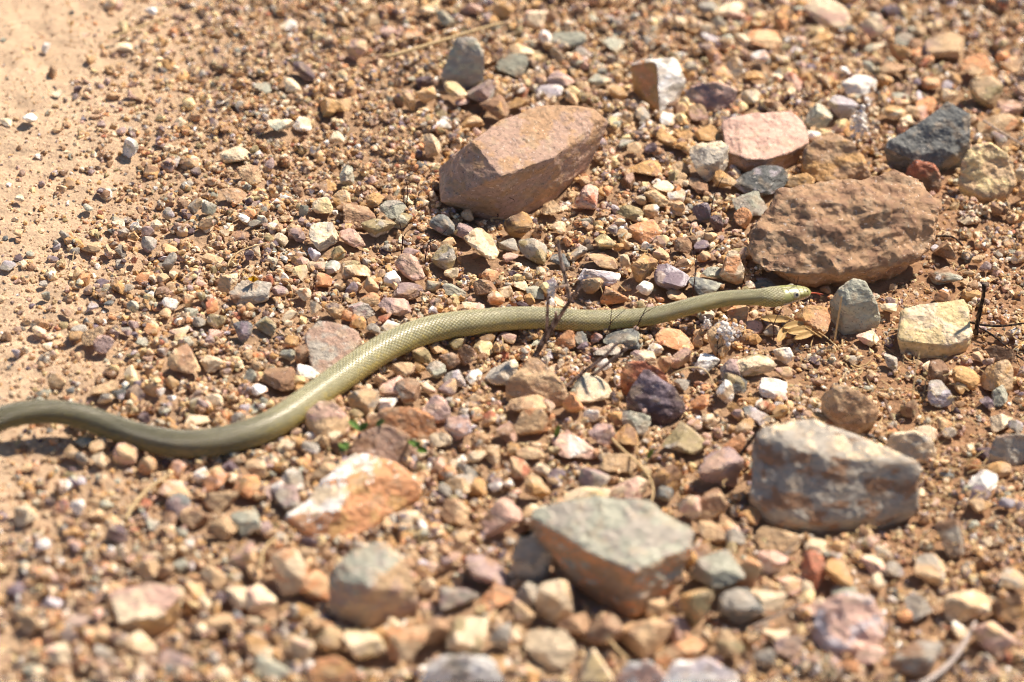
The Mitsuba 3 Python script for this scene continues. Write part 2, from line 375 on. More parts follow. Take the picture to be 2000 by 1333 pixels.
ZSCALE = {'tapering slab': (1.0, 2), 'rough brown boulder': (0.84, 10), 'large grey brown block': (0.85, 5), 'large blurred rock': (0.85, 3), 'lumpy blurred': (0.6, 1), 'charcoal grey rock': (0.72, 3), 'lavender grey': (0.6, 1),
          'orange rock with': (0.68, 1), 'smooth tan block': (0.75, 1), 'dull brown rock above': (0.7, 1), 'pointed grey': (0.85, 2), 'purple jagged': (0.75, 1)}
CRUST = {  # which rock (by a word of its label): direction of the skin, limit, colours, brightness
    'whitish': ((-0.9, -0.5, 0.1), 0.55, 'on', .40), 'top at bottom centre': ((0.1, 0, 1), 0.38, 'ey', .56), 'white upper': ((-0.75, 0.2, 0.75), 0.62, 'wc', .66),
    'pale grey top': ((-0.35, 0.1, 1), 0.72, 'ey', .60), 'flat topped pinkish': ((0, 0, 1), 0.6, 'pc', .60), 'pale top at lower': ((0.1, 0.3, 1), 0.75, 'yc', .58), 'dusty pink': ((0, 0, 1), 0.6, 'pp', .58)}
for i, (pts, base, rough, pit, layer, ab, bri, label) in enumerate(ROCKS):
    zk, z0 = next((z for w, z in ZSCALE.items() if w in label), (0.85, 0))
    pts = [(a, b, z * zk + (z0 if z > -1 else 0)) for a, b, z in pts]
    crust = next((c for w, c in CRUST.items() if w in label), None)
    size = max(p[0] for p in pts) - min(p[0] for p in pts)
    add_rock('rock', hull_rock(pts, base, 0.0010 if size < 200 else 0.0012, 0, rough, pit, i + 1, layer=layer, chips=4 if 'boulder just' in label else 9), ab[0], ab[1], label, bri, RNG.random(), crust)

# ------------------------------------------------------------------ the snake
PATH = [  # photo x, y of the body's middle, half thickness in photo pixels, lift above the gravel in mm
    (-470, 905, 2.0, 2.5), (-400, 925, 7, 2.5), (-300, 945, 13, 2.5), (-200, 930, 18, 2.5), (-110, 885, 21.5, 2.5), (-40, 838, 23, 8), (20, 813, 23.5, 12), (80, 805, 23.5, 12), (150, 812, 24, 9), (220, 836, 25, 3.5),
    (300, 860, 26, 2.5), (370, 868, 27, 2.5), (440, 860, 27.5, 2.5), (520, 835, 28, 2.5), (600, 785, 28.5, 2.5), (660, 742, 28.5, 2.5), (720, 700, 28.5, 2.5), (790, 662, 28, 2.5), (860, 640, 27, 2.5), (930, 630, 25.5, 2.5),
    (1000, 623, 23.5, 2.5), (1070, 623, 22.5, 2.5), (1147, 627, 21.5, 2.5), (1210, 624, 19.5, 2.5), (1280, 617, 18.3, 3.5), (1350, 599, 17.2, 9), (1400, 587, 16.4, 11), (1445, 582, 16.0, 12), (1478, 581.6, 17.0, 12)]
HEAD = [  # photo x, y of the middle, half height, half width in pixels: from the back of the jaw to the snout
    (1492, 581.5, 18.6, 19.5), (1506, 581, 19.4, 22.5), (1520, 579.6, 18.9, 23.6), (1534, 577.2, 18.0, 22.6), (1546, 575.4, 16.6, 20.2), (1556, 574.2, 15.0, 17.8), (1565, 573.2, 13.4, 15.6), (1573, 572.5, 11.2, 13), (1578.5, 572, 8.6, 10), (1582, 571.8, 5.2, 6), (1583.6, 571.8, 2.4, 2.8)]


def body_points():
    rows = []
    for x, y, r, lift in PATH:
        z = r * MM + lift * 1e-3
        rows.append((*at(x, y, z), r * MM, r * MM))
    zh = 16.6 * MM + 0.0125
    for x, y, hh, hw in HEAD:
        rows.append((*at(x, y, zh), hh * MM, hw * MM))
    return np.array(rows)


ctrl = body_points()
chord = np.concatenate([[0], np.cumsum(np.linalg.norm(np.diff(ctrl[:, :3], axis=0), axis=1))])
from scipy.interpolate import PchipInterpolator, CubicSpline
curve = np.stack([CubicSpline(chord, ctrl[:, k])(chord) for k in range(3)], 1)
S_HEAD = chord[len(PATH)]
ss = np.concatenate([np.arange(0, S_HEAD, 0.0014), np.linspace(S_HEAD, chord[-1], 90)])
cen = np.stack([CubicSpline(chord, ctrl[:, k])(ss) for k in range(3)], 1)
rad_h, rad_w = PchipInterpolator(chord, ctrl[:, 3])(ss), PchipInterpolator(chord, ctrl[:, 4])(ss)
tan = np.gradient(cen, axis=0)
tan /= np.linalg.norm(tan, axis=1, keepdims=True)
side = np.cross(tan, [0, 0, 1.0])
side /= np.linalg.norm(side, axis=1, keepdims=True)
upv = np.cross(side, tan)
NA, ROWS = 72, 44
ang = np.linspace(0, 2 * np.pi, NA + 1)                      # 0 = belly, pi = back, right side of the animal first
head_f = np.clip((ss - S_HEAD + 0.004) / (chord[-1] - S_HEAD), 0, 1)
sv, suv = [], []
phase = np.concatenate([[0], np.cumsum(np.diff(ss) / (2 * np.pi * np.maximum(rad_w[1:], 0.002) / ROWS * 1.25))])
for i in range(len(ss)):
    k = 2.0 + 0.45 * head_f[i] * (1 - 0.5 * head_f[i])        # the head is flatter on its sides and top
    c, s = -np.cos(ang), np.sin(ang)
    e = 2.0 / k
    a_, b_ = np.sign(s) * np.abs(s) ** e, np.sign(c) * np.abs(c) ** e
    flat = np.where(b_ < 0, 0.90 - 0.12 * head_f[i], 1.0)    # a flattened belly
    row = cen[i] + side[i] * (a_ * rad_w[i])[:, None] + upv[i] * (b_ * flat * rad_h[i])[:, None]
    if head_f[i] > 0.3:                                      # a brow ridge over the eye and a groove along the lips
        d = (chord[-1] - ss[i]) / MM
        brow = math.exp(-((d - 27) / 11) ** 2)
        row += side[i] * (np.sign(s) * brow * 0.0006 * np.exp(-((np.abs(ang - np.pi) - 0.95) / 0.25) ** 2))[:, None]
        lip = -0.00045 * np.exp(-((np.abs(ang - np.pi) - (1.86)) / 0.07) ** 2) * min(1, (head_f[i] - 0.3) * 4)
        row += side[i] * (np.sign(s) * lip)[:, None]
    sv.append(row)
    suv.append(np.stack([np.full(NA + 1, phase[i]), ang / (2 * np.pi) * ROWS], 1))
sv, suv = np.vstack(sv), np.vstack(suv)
W1 = NA + 1
q = (np.arange(len(ss) - 1)[:, None] * W1 + np.arange(NA)).reshape(-1)
sf = np.vstack([np.stack([q, q + 1, q + W1 + 1], 1), np.stack([q, q + W1 + 1, q + W1], 1)])
nose, tail = len(sv), len(sv) + 1
sv = np.vstack([sv, cen[-1] + tan[-1] * 0.0005, cen[0] - tan[0] * 0.0006])
suv = np.vstack([suv, [phase[-1], ROWS / 2], [0, ROWS / 2]])
last = (len(ss) - 1) * W1
sf = np.vstack([sf, [[last + j, last + j + 1, nose] for j in range(NA)], [[j + 1, j, tail] for j in range(NA)]])
tmv = trimesh.Trimesh(sv, sf, process=False)
if tmv.volume < 0:
    sf = sf[:, ::-1]
SNOUT, HDIR = cen[-1], (cen[-1] - cen[-60]) / np.linalg.norm(cen[-1] - cen[-60])
HEADLEN = chord[-1] - S_HEAD
PH_HEAD = float(np.interp(S_HEAD, ss, phase))
PH_DARK = float(np.interp(np.interp(430, [p[0] for p in PATH], chord[:len(PATH)]), ss, phase))
PH_LITE = float(np.interp(np.interp(600, [p[0] for p in PATH], chord[:len(PATH)]), ss, phase))


def scale_cells(uv):
    a, b = uv.x + uv.y * 0.5 * 2, uv.x - uv.y * 0.5 * 2
    a, b = a * 0.5, b * 0.5
    fa, fb = a - dr.floor(a), b - dr.floor(b)
    return fa, fb, dr.floor(a), dr.floor(b)


def head_dist(p):
    return (float(SNOUT[0]) - p.x) * float(HDIR[0]) + (float(SNOUT[1]) - p.y) * float(HDIR[1]) + (float(SNOUT[2]) - p.z) * float(HDIR[2])


def plate_lines(p, uv):
    """0 on the seams between the large plates of the head's top and lips, 1 elsewhere."""
    d = head_dist(p) * 1000
    t = dr.abs(uv.y / ROWS * 2 * math.pi - math.pi)               # 0 at the crown
    seam = dr.minimum(dr.minimum(dr.abs(d - 3.2), dr.abs(d - 5.6)), dr.minimum(dr.abs(d - 9.6 + t * 1.2), dr.abs(d - 17.5 + 2.5 * t)))
    mid = dr.select((d > 9.6) | (d < 5.6), t * 4.0, dr.abs(t - 0.42) * 4.0)
    lips = dr.abs((d * 0.55) - dr.floor(d * 0.55) - 0.5)
    top = dr.minimum(seam, mid)
    lab = dr.minimum(lips * 1.8, dr.abs(t - 1.62) * 4)
    return smoothstep(0.05, 0.32, dr.select(t < 1.45, top, lab))


def skin_bump(p, n, uv):
    fa, fb, _, _ = scale_cells(uv)
    edge = dr.minimum(dr.minimum(fa, 1 - fa), dr.minimum(fb, 1 - fb))
    belly = dr.minimum(uv.y, ROWS - uv.y)
    h = smoothstep(0.0, 0.30, edge) * smoothstep(3.4, 5.4, belly)
    head = smoothstep(0.0205, 0.0185, head_dist(p)) * mi.Float(dr.select(uv.x > PH_HEAD - 8, 1.0, 0.0))
    return dr.lerp(h, 0.35 * plate_lines(p, uv) + 0.1 * fbm(p.x * 900, p.y * 900, p.z * 900, 2), head)


def skin_color(p, n, uv):
    fa, fb, ia, ib = scale_cells(uv)
    edge = dr.minimum(dr.minimum(fa, 1 - fa), dr.minimum(fb, 1 - fb))
    t = dr.abs(uv.y - ROWS / 2) / (ROWS / 2)                        # 0 on the back, 1 on the belly
    rnd = mikit.cell_rand(ia, ib, 5)
    back = mix((0.50, 0.49, 0.315), (0.58, 0.555, 0.345), noise(uv.x * 0.16, t * 5, 0))
    flank = mi.Color3f(0.58, 0.495, 0.165)
    col = mix(back, flank, smoothstep(0.25, 0.52, t))
    # faint darker and yellow lines along the flank, fading towards the head
    fade = 1 - smoothstep(PH_HEAD - 300, PH_HEAD - 120, uv.x)
    line = dr.exp(-dr.square((t - 0.40) / 0.045)) + 0.8 * dr.exp(-dr.square((t - 0.56) / 0.045))
    col = mix(col, col * mi.Color3f(0.62, 0.62, 0.70), 0.75 * fade * line)
    col = mix(col, mi.Color3f(0.52, 0.39, 0.09), 0.6 * fade * dr.exp(-dr.square((t - 0.48) / 0.035)))
    col = mix(col, mi.Color3f(0.52, 0.42, 0.08), 0.5 * smoothstep(0.72, 0.95, rnd) * smoothstep(0.2, 0.35, t))
    col = col * (0.84 + 0.32 * rnd)
    col = mix(col * mi.Color3f(0.50, 0.435, 0.21), col, smoothstep(0.02, 0.24, edge))
    col = mix(col, mi.Color3f(0.70, 0.64, 0.48), smoothstep(0.74, 0.86, t))
    # the hind body is a darker olive
    hind = 1 - smoothstep(PH_DARK, PH_LITE, uv.x)
    col = mix(col, col * mi.Color3f(0.40, 0.40, 0.42), hind)
    # the head: olive plates above, cream lips below
    d = head_dist(p)
    on = smoothstep(0.022, 0.019, d) * mi.Float(dr.select(uv.x > PH_HEAD - 8, 1.0, 0.0))
    ta = t * math.pi
    hc = mix((0.255, 0.26, 0.072), (0.33, 0.32, 0.11), fbm(p.x * 260, p.y * 260, p.z * 260, 3))
    hc = mix(hc, mi.Color3f(0.62, 0.55, 0.40), smoothstep(1.50, 1.66, ta + 12 * (0.010 - d)))
    hc = mix(hc, mi.Color3f(0.70, 0.64, 0.54), smoothstep(1.9, 2.1, ta))
    hc = hc * (0.55 + 0.45 * plate_lines(p, uv))
    hc = mix(hc, mi.Color3f(0.06, 0.045, 0.03), 0.8 * dr.exp(-dr.square((ta - 1.86) / 0.03)) * smoothstep(0.0185, 0.0165, d))
    return dr.clip(mix(col, hc, on), 0.01, 0.85)


def skin_rough(p, n, uv):
    return dr.select(uv.x > PH_HEAD - 8, 0.33 + 0.12 * smoothstep(0.026, 0.018, head_dist(p)), mi.Float(0.33))


scene['skin_look'] = {'type': 'bumpmap', 'scale': 0.00058, 'tex': proc(skin_bump, 1.2e-4),
                      'bsdf': {'type': 'principled', 'base_color': proc(skin_color), 'roughness': proc(skin_rough), 'specular': 1.0, 'clearcoat': 0.25, 'clearcoat_gloss': 0.7}}
labels['snake'] = {'label': 'slender glossy olive green snake stretched across the gravel with tongue out', 'category': 'snake'}
scene['snake__body'] = ply((sv, sf), 'skin_look', smooth=True, uv=suv)
HM = trimesh.Trimesh(sv, sf, process=False)


def flat(name, rgb, rough=0.6, spec=0.3, **k):
    scene[name] = {'type': 'principled', 'base_color': {'type': 'rgb', 'value': list(map(float, rgb))}, 'roughness': rough, 'specular': spec, **k}


flat('eye_look', (0.012, 0.011, 0.010), 0.05, 0.8, clearcoat=1.0, clearcoat_gloss=0.98)
flat('iris_look', (0.42, 0.38, 0.26), 0.3, 0.5)
flat('tongue_look', (0.55, 0.11, 0.05), 0.35, 0.5)
flat('nostril_look', (0.02, 0.012, 0.008), 0.9, 0.1)


def on_head(px, py):
    """Where the sight line through a pixel meets the head (nearest point of the front surface)."""
    d = ray(px, py)
    d = d / np.linalg.norm(d)
    sel = np.arange(len(sv) - 2 - 110 * W1, len(sv) - 2)
    rel = sv[sel] - EYE
    along = rel @ d
    off = np.linalg.norm(rel - along[:, None] * d, axis=1)
    ok = off < 0.0006
    j = sel[ok][np.argmin(along[ok])] if ok.any() else sel[np.argmin(off)]
    return sv[j], HM.vertex_normals[j]


def mirror(p):
    i = np.argmin(np.linalg.norm(cen - p, axis=1))
    return p - 2 * np.dot(p - cen[i], side[i]) * side[i], i


def ball(c, n, r, depth, seg=3):
    """A lens-shaped cap: a sphere squashed along n."""
    m = ICO[seg].copy()
    n = n / np.linalg.norm(n)
    v = np.array(m.vertices) * r
    v = v - np.outer(v @ n, n) * (1 - depth)
    return (v + c, m.faces)


p, n = on_head(1556.8, 575.8)
for k in range(2):
    key = 'snake__eye' + ('_001' if k else '')
    scene[key + '__iris'] = ply(ball(p - n * 0.0003, n, 0.0023, 0.5), 'iris_look', smooth=True)
    scene[key + '__pupil'] = ply(ball(p + n * 0.0001, n, 0.00135, 0.75), 'eye_look', smooth=True)
    if not k:
        labels[key + '__pupil'] = {'label': 'round black pupil in a pale ring'}
        q_, i_ = mirror(p)
        n = n - 2 * np.dot(n, side[i_]) * side[i_]
        p = q_
p, n = on_head(1579, 569.5)
for k in range(2):
    scene['snake__nostril' + ('_001' if k else '')] = ply(ball(p, n, 0.0005, 0.5, 2), 'nostril_look', smooth=True)
    q_, i_ = mirror(p)
    n, p = n - 2 * np.dot(n, side[i_]) * side[i_], q_


def tube(points, radii, seg=7, up=None, bend=True):
    """A tapering tube through points, with a smooth bend."""
    pts, radii = np.asarray(points, float), np.asarray(radii, float)
    if len(radii) == 2 and len(pts) != 2:
        radii = np.linspace(radii[0], radii[1], len(pts))
    t = np.concatenate([[0], np.cumsum(np.linalg.norm(np.diff(pts, axis=0), axis=1))])
    if bend and len(pts) > 2:
        u = np.linspace(0, t[-1], 6 * len(pts))
        cs = CubicSpline(t, pts) if len(pts) > 3 else PchipInterpolator(t, pts)
        pts, radii = cs(u), np.interp(u, t, radii)
    d = np.gradient(pts, axis=0)
    d /= np.maximum(np.linalg.norm(d, axis=1, keepdims=True), 1e-12)
    ref = np.array([0.31, 0.2, 0.93]) if up is None else up
    a = np.cross(d, ref)
    a /= np.maximum(np.linalg.norm(a, axis=1, keepdims=True), 1e-9)
    b = np.cross(a, d)
    w = np.linspace(0, 2 * np.pi, seg, endpoint=False)
    ring = pts[:, None] + radii[:, None, None] * (a[:, None] * np.cos(w)[None, :, None] + b[:, None] * np.sin(w)[None, :, None])
    v = np.vstack([ring.reshape(-1, 3), pts[:1], pts[-1:]])
    f = []
    for i in range(len(pts) - 1):
        for j in range(seg):
            k = (j + 1) % seg
            f += [[i * seg + j, (i + 1) * seg + j, (i + 1) * seg + k], [i * seg + j, (i + 1) * seg + k, i * seg + k]]
    e = len(v) - 2
    for j in range(seg):
        k = (j + 1) % seg
        f += [[j, k, e], [(len(pts) - 1) * seg + k, (len(pts) - 1) * seg + j, e + 1]]
    m = trimesh.Trimesh(v, f, process=False)
    if m.volume < 0:
        m.invert()
    return m


def join(ms):
    return trimesh.util.concatenate(ms)


zt = SNOUT[2] - 0.0005
tg = join([tube([SNOUT - HDIR * 0.002, at(1588, 572.6, zt), at(1595, 573.4, zt)], [.00055, .0005, .00045]),
           tube([at(1594.5, 573.3, zt), at(1600, 575.5, zt), at(1604, 580, zt - .001)], [.00042, .00032, .00012]),
           tube([at(1594.5, 573.3, zt), at(1601, 574, zt + .0006), at(1608, 575.5, zt)], [.00042, .00032, .00012])])
scene['snake__tongue'] = ply(tg, 'tongue_look', smooth=True)
labels['snake__tongue'] = {'label': 'thin red forked tongue'}
# the snake as an obstacle for the gravel: low stones may lie under its flanks
SNAKE_XY, SNAKE_R = cen[::4, :2], rad_w[::4]
dist, idx = cKDTree(SNAKE_XY).query(np.stack([cx.ravel(), cy.ravel()], 1))
UNDER = (dist < SNAKE_R[idx] * 0.82).reshape(cx.shape)

# ------------------------------------------------------------------ stones placed one by one
# one line for each: x y w h colours, in the pixels of an enlarged view of one part of the photograph (its origin and scale are given)
VIEWS = {
    (0, 0, 2.854): """725 820 100 110 we|1310 860 180 120 ce|1390 980 150 110 tf|1560 710 160 90 ec|1685 695 115 85 wc|1610 140 110 65 cw|840 60 75 55 wc|1935 990 90 120 ey|1810 1040 140 85 ob
1800 1150 120 105 ck|1310 1090 170 90 fy|1085 1150 85 90 yt|1165 1160 90 95 ye|1020 1140 80 75 bo|870 1260 75 80 cn|825 1290 75 65 mj|940 1190 70 65 yv|1840 590 130 120 ol|1690 400 150 120 dm
760 530 110 85 tp|690 255 110 60 ct|255 270 55 65 wc|1090 950 70 55 du|1630 470 110 100 ck|1460 490 110 65 ey|165 660 90 60 we|30 680 80 50 cw|310 530 70 45 cy|490 1160 60 55 ye
1420 1250 80 65 es|1460 1230 70 70 cy|1660 1310 90 80 mu|1340 1320 100 60 db|1690 1175 60 85 ee|1250 1300 60 50 tc|110 1110 60 45 ct|660 1240 80 50 ec|1900 590 120 100 of|1880 770 90 70 cw""",
    (650, 0, 2.854): """630 105 130 130 ec|770 40 150 90 mp|955 50 140 110 ot|1130 110 150 130 cp|1180 205 90 90 wp|1320 220 220 80 ee|450 200 140 100 cn|310 175 110 75 pm|130 290 130 120 tp|510 450 110 95 du
680 510 150 130 ck|820 510 170 170 my|900 610 180 150 bo|1000 370 210 110 eb|1255 310 110 110 ct|1390 300 110 80 my|1205 520 165 95 wv|1330 545 90 80 pt|1490 450 140 90 ce|1590 510 120 110 ot
1270 440 170 90 pm|1560 250 150 90 ec|1060 290 190 75 tc|1040 580 120 80 oo|720 570 90 70 pm|520 530 120 110 ot|430 570 80 130 to|550 810 110 150 tc|340 1170 170 95 ey|150 1200 200 150 bf
255 1270 200 140 ly|390 1230 110 100 el|50 1110 110 100 co|240 1110 120 110 to|610 1260 150 130 sm|750 1290 140 110 my|750 1200 80 70 tb|1035 1260 170 150 oh|1410 1110 140 150 pr|1220 1165 110 100 tb
1260 1275 90 80 tc|1655 1190 160 110 lt|1810 1100 170 140 tl|1740 940 200 130 ob|1640 800 90 60 ey|1680 830 90 65 ct|1580 650 70 70 wc|1720 640 100 90 yt|1870 670 110 90 wt|1860 780 140 110 oo
1770 830 80 70 du|1840 1040 130 75 cc|60 110 110 100 tc|220 130 110 100 tc|520 60 120 85 ct|620 700 90 60 wy|780 680 140 80 ot""",
    (1300, 0, 2.854): """900 80 300 130 cp|640 120 100 130 no|550 220 220 110 nt|250 215 130 75 wv|430 220 130 90 cw|230 50 120 100 ey|360 60 200 90 pc|1150 140 160 140 cp|1320 220 130 90 ey|1170 265 140 65 ce
1310 290 150 110 no|1550 260 270 160 tj|1750 380 230 190 tn|1780 510 220 190 tl|1920 610 160 120 pb|1850 700 240 140 tn|1080 480 220 110 wc|720 455 140 110 pr|530 330 120 100 wp|270 320 90 90 np
380 370 110 110 ty|500 430 130 90 oo|470 545 110 90 cy|850 655 170 170 ec|985 595 190 150 vy|1310 545 110 65 ey|1270 630 150 90 oc|1450 590 140 120 nn|1270 390 170 110 tf|1220 450 110 90 ot
240 900 230 220 yc|250 750 190 130 ol|180 630 130 90 tp|100 760 130 80 oo|530 1020 320 140 sv|750 1010 180 130 ot|470 1140 210 140 ey|200 1190 110 170 us|280 1250 90 140 dm|430 1220 110 120 no
330 1000 140 110 ot|80 940 130 85 tp|180 1040 120 90 bf|1930 380 130 80 tf|1980 980 80 150 cy|1030 740 100 70 oo|1480 470 110 90 nt|1580 530 110 85 co|60 1100 110 90 cw|860 220 150 90 ot""",
    (0, 433, 2.854): """1810 90 180 140 cy|1645 65 85 80 mj|1340 80 110 65 bj|1560 100 100 85 ct|830 125 90 85 ym|740 85 70 65 ot|940 155 110 80 tn|945 225 85 95 yy|1190 210 130 80 tc|1390 190 60 60 du|1430 160 55 60 ce
1745 195 85 85 yv|1885 175 85 80 lk|1850 255 100 75 we|1950 270 110 100 tl|1670 285 90 80 ck|1805 335 95 95 rn|1505 330 65 65 rp|1395 395 230 120 yb|1270 345 115 105 tc|1560 390 100 80 cm
1690 400 90 80 cn|810 315 120 75 nt|745 215 45 60 rr|510 140 120 65 tf|415 165 60 50 yy|45 245 90 50 yv|720 370 60 55 yy|835 410 50 50 wc|740 470 70 70 ye|945 455 90 75 wm|1050 440 70 80 tn
1185 475 75 85 rn|1065 510 80 70 ey|1205 550 100 90 cl|920 510 70 55 tt|1110 560 75 65 ym|1355 620 120 110 su|1480 580 120 100 el|1615 525 100 65 ct|1605 570 50 50 tc|1760 480 70 80 ct
1860 500 110 100 td|1930 530 70 70 nb|1980 560 60 70 no|1985 480 90 60 yv|575 690 120 110 pm|520 640 130 120 tn|215 610 80 60 pc|440 605 90 50 yy|845 605 85 75 no|745 575 60 50 mm|700 615 70 60 ym
790 675 70 60 ey|1010 655 80 60 ot|1000 610 110 65 cp|1200 630 80 60 pp|1030 770 190 150 tb|1180 780 130 100 cp|1560 880 190 150 bf|1715 850 130 90 wc|1620 670 90 75 no|1600 740 90 70 es
1685 745 80 110 nb|1390 880 80 100 ee|1440 945 100 75 wp|1380 745 70 60 tt|320 890 100 75 tf|390 940 55 50 ss|590 980 80 75 cy|580 930 150 75 tb|890 950 60 55 wp|955 985 55 50 ww|800 1095 80 65 dm
960 905 80 65 ok|730 850 80 80 ck|655 790 80 60 tt|1110 1120 160 80 ct|1190 1000 110 75 cm|470 1230 110 75 el|400 1290 90 85 tp|550 1250 90 80 tt|690 1290 110 95 tb|940 1300 75 65 ck
1730 1260 100 80 wy|1860 1210 100 75 pc|660 960 80 60 sv|100 65 60 40 tf|260 700 60 50 cw|240 350 50 40 ye|255 415 50 60 es|610 460 60 45 ys|515 480 70 50 yv|370 505 70 45 bj""",
    (650, 433, 2.854): """820 150 220 200 tc|1115 165 170 130 yl|980 130 120 90 ey|990 200 90 55 pp|645 120 95 80 to|620 200 140 140 ly|430 260 180 150 jp|320 280 60 80 no|440 170 100 55 mm|110 100 155 110 pp|130 275 170 115 tc
35 180 80 85 ol|660 290 85 85 ck|880 310 110 85 cn|850 370 140 105 bo|910 430 100 90 nc|960 395 90 80 tc|675 380 140 75 ey|415 390 180 110 mb|345 470 190 110 pm|215 360 100 90 to|140 360 50 80 pt
105 380 70 80 du|205 440 120 95 tn|160 500 150 100 ym|145 565 90 80 no|230 590 80 65 yy|320 580 110 65 wc|290 540 80 55 rb|790 475 140 55 pc|560 360 90 80 et|1270 215 120 95 ss|1360 180 120 85 ty
1520 120 130 105 lk|1590 140 70 70 oo|1560 50 70 75 uy|1740 60 190 130 np|1500 220 180 105 tb|1630 210 70 80 ct|1730 260 160 155 ob|1900 310 220 160 uv|1485 300 240 120 vw|1450 350 140 125 tf
1570 410 160 115 nb|1740 370 100 75 wc|1950 140 110 95 bf|1830 190 100 95 pt|1100 435 60 55 oo|1050 365 100 60 cc|1010 300 70 60 du|1080 300 70 55 cy|1130 395 110 65 ey|1250 450 80 45 cc
1310 110 60 55 nn|650 770 120 110 bj|500 750 120 95 lt|585 710 90 60 tt|690 690 80 65 ll|750 750 110 120 bh|835 710 110 80 kc|980 650 90 80 pt|1300 660 120 115 nb|1380 660 90 85 se|1470 650 70 65 mr
1620 650 220 135 se|1735 760 150 95 cm|1505 800 100 85 wp|1530 720 150 85 my|1800 715 90 85 cw|1905 650 220 130 nt|1940 760 120 130 pt|1850 790 80 90 tb|1445 940 230 170 ce|1340 1010 120 150 no
940 840 180 150 yc|680 870 130 115 yv|575 830 110 115 ey|640 930 100 95 mt|540 930 80 65 cp|390 830 140 80 tb|270 880 100 95 tp|415 960 140 145 by|330 930 140 115 pt|290 1020 140 85 wp
170 1010 170 130 ty|580 1060 170 150 mp|485 820 70 65 oo|1085 1030 230 135 tf|1110 1130 210 190 tn|700 1150 150 155 pv|870 1110 90 95 rt|600 1220 130 85 cc|970 1170 120 105 bp|1690 1110 160 140 ey
1500 1190 150 135 pm|1640 1210 150 125 ob|1360 1260 220 115 pc|1440 1070 90 80 yw|1590 1090 90 95 ob|1100 1290 160 85 tf|800 1300 110 75 oc|490 1290 100 70 cp""",
    (1300, 433, 2.854): """370 260 140 235 cn|270 290 140 85 el|225 360 200 105 se|550 340 150 70 sv|215 200 80 75 nt|205 140 100 85 uy|60 410 120 75 tf|410 520 140 105 tn|490 590 110 80 pm|600 600 110 95 ty|500 655 80 75 oo
310 650 170 200 to|820 560 210 190 on|890 380 70 50 bt|1130 645 140 85 cp|1255 780 80 75 ly|660 740 120 105 wc|500 800 240 125 cl|230 800 140 125 wy|370 820 130 120 my|390 910 150 150 sl
600 940 160 115 wp|330 960 100 160 wc|460 1010 120 90 on|515 1090 170 100 vs|660 840 100 75 tp|110 1220 250 170 ly|420 1150 140 85 ot|390 1240 130 100 nt|640 1060 90 75 oo|870 1100 150 70 on
1535 970 150 120 yv|1855 970 105 105 ee|1790 1005 85 75 du|1670 870 160 120 oo|1850 870 180 170 to|1650 930 80 60 oc|1520 860 120 150 bh|1870 750 170 130 hb|1545 420 100 75 nb|1560 290 190 130 eb
1240 475 100 70 cp|1360 1040 100 95 bl|1440 1190 150 75 pc|1560 1130 110 75 tn|1580 1180 80 65 yv|1740 715 70 45 tt|1800 780 70 55 mb|1745 755 80 55 tf|1780 250 70 65 mm|1740 210 70 65 tt
1740 85 60 60 oc|1550 150 150 130 bt|1880 1130 140 100 ct|1950 1150 90 85 yv|1690 1260 60 55 tc|1770 1290 90 65 du|190 1010 100 80 rn|90 900 90 70 ym""",
    (0, 866, 2.0): """100 280 90 80 ct|690 190 120 85 tp|700 250 100 85 ms|760 290 110 85 tb|860 220 140 95 tb|960 310 120 95 et|860 340 120 95 tb|1140 150 100 85 wy|1120 220 100 95 ym|695 105 70 65 np|575 85 70 65 tn
490 40 90 80 tp|840 150 90 75 pn|970 170 110 85 no|385 65 60 55 cc|950 430 120 95 tp|1130 490 150 150 cn|1240 550 130 130 nt|830 530 100 85 tc|930 610 100 85 cc|1020 620 110 110 cp|705 475 70 65 ee
580 490 110 85 ty|550 790 120 95 ct|690 850 140 95 mp|225 830 100 95 cp|400 830 80 85 ty|1065 885 130 95 ec|1290 770 110 115 tl|1425 795 160 105 ck|1600 790 170 130 tn|1690 730 150 125 bf
1820 760 150 125 cl|1670 560 70 75 cc|1790 600 150 115 my|1900 500 160 125 mb|1780 270 110 85 tf|1780 160 130 85 ty|1830 115 90 60 ss|1870 175 70 65 oo|1960 290 150 135 pb|1940 600 130 90 nb
1960 760 90 110 yy|200 630 80 65 vv|60 575 80 60 du|1270 110 110 85 tb|1000 100 80 70 tc|900 100 70 60 du|300 250 60 55 ww|170 400 60 60 wv|460 350 90 70 dm|1000 520 90 80 tf|310 700 90 60 mm
120 700 90 70 tc|870 700 110 80 tf|760 590 80 70 ot|1180 800 90 90 cp|1000 790 100 80 to""",
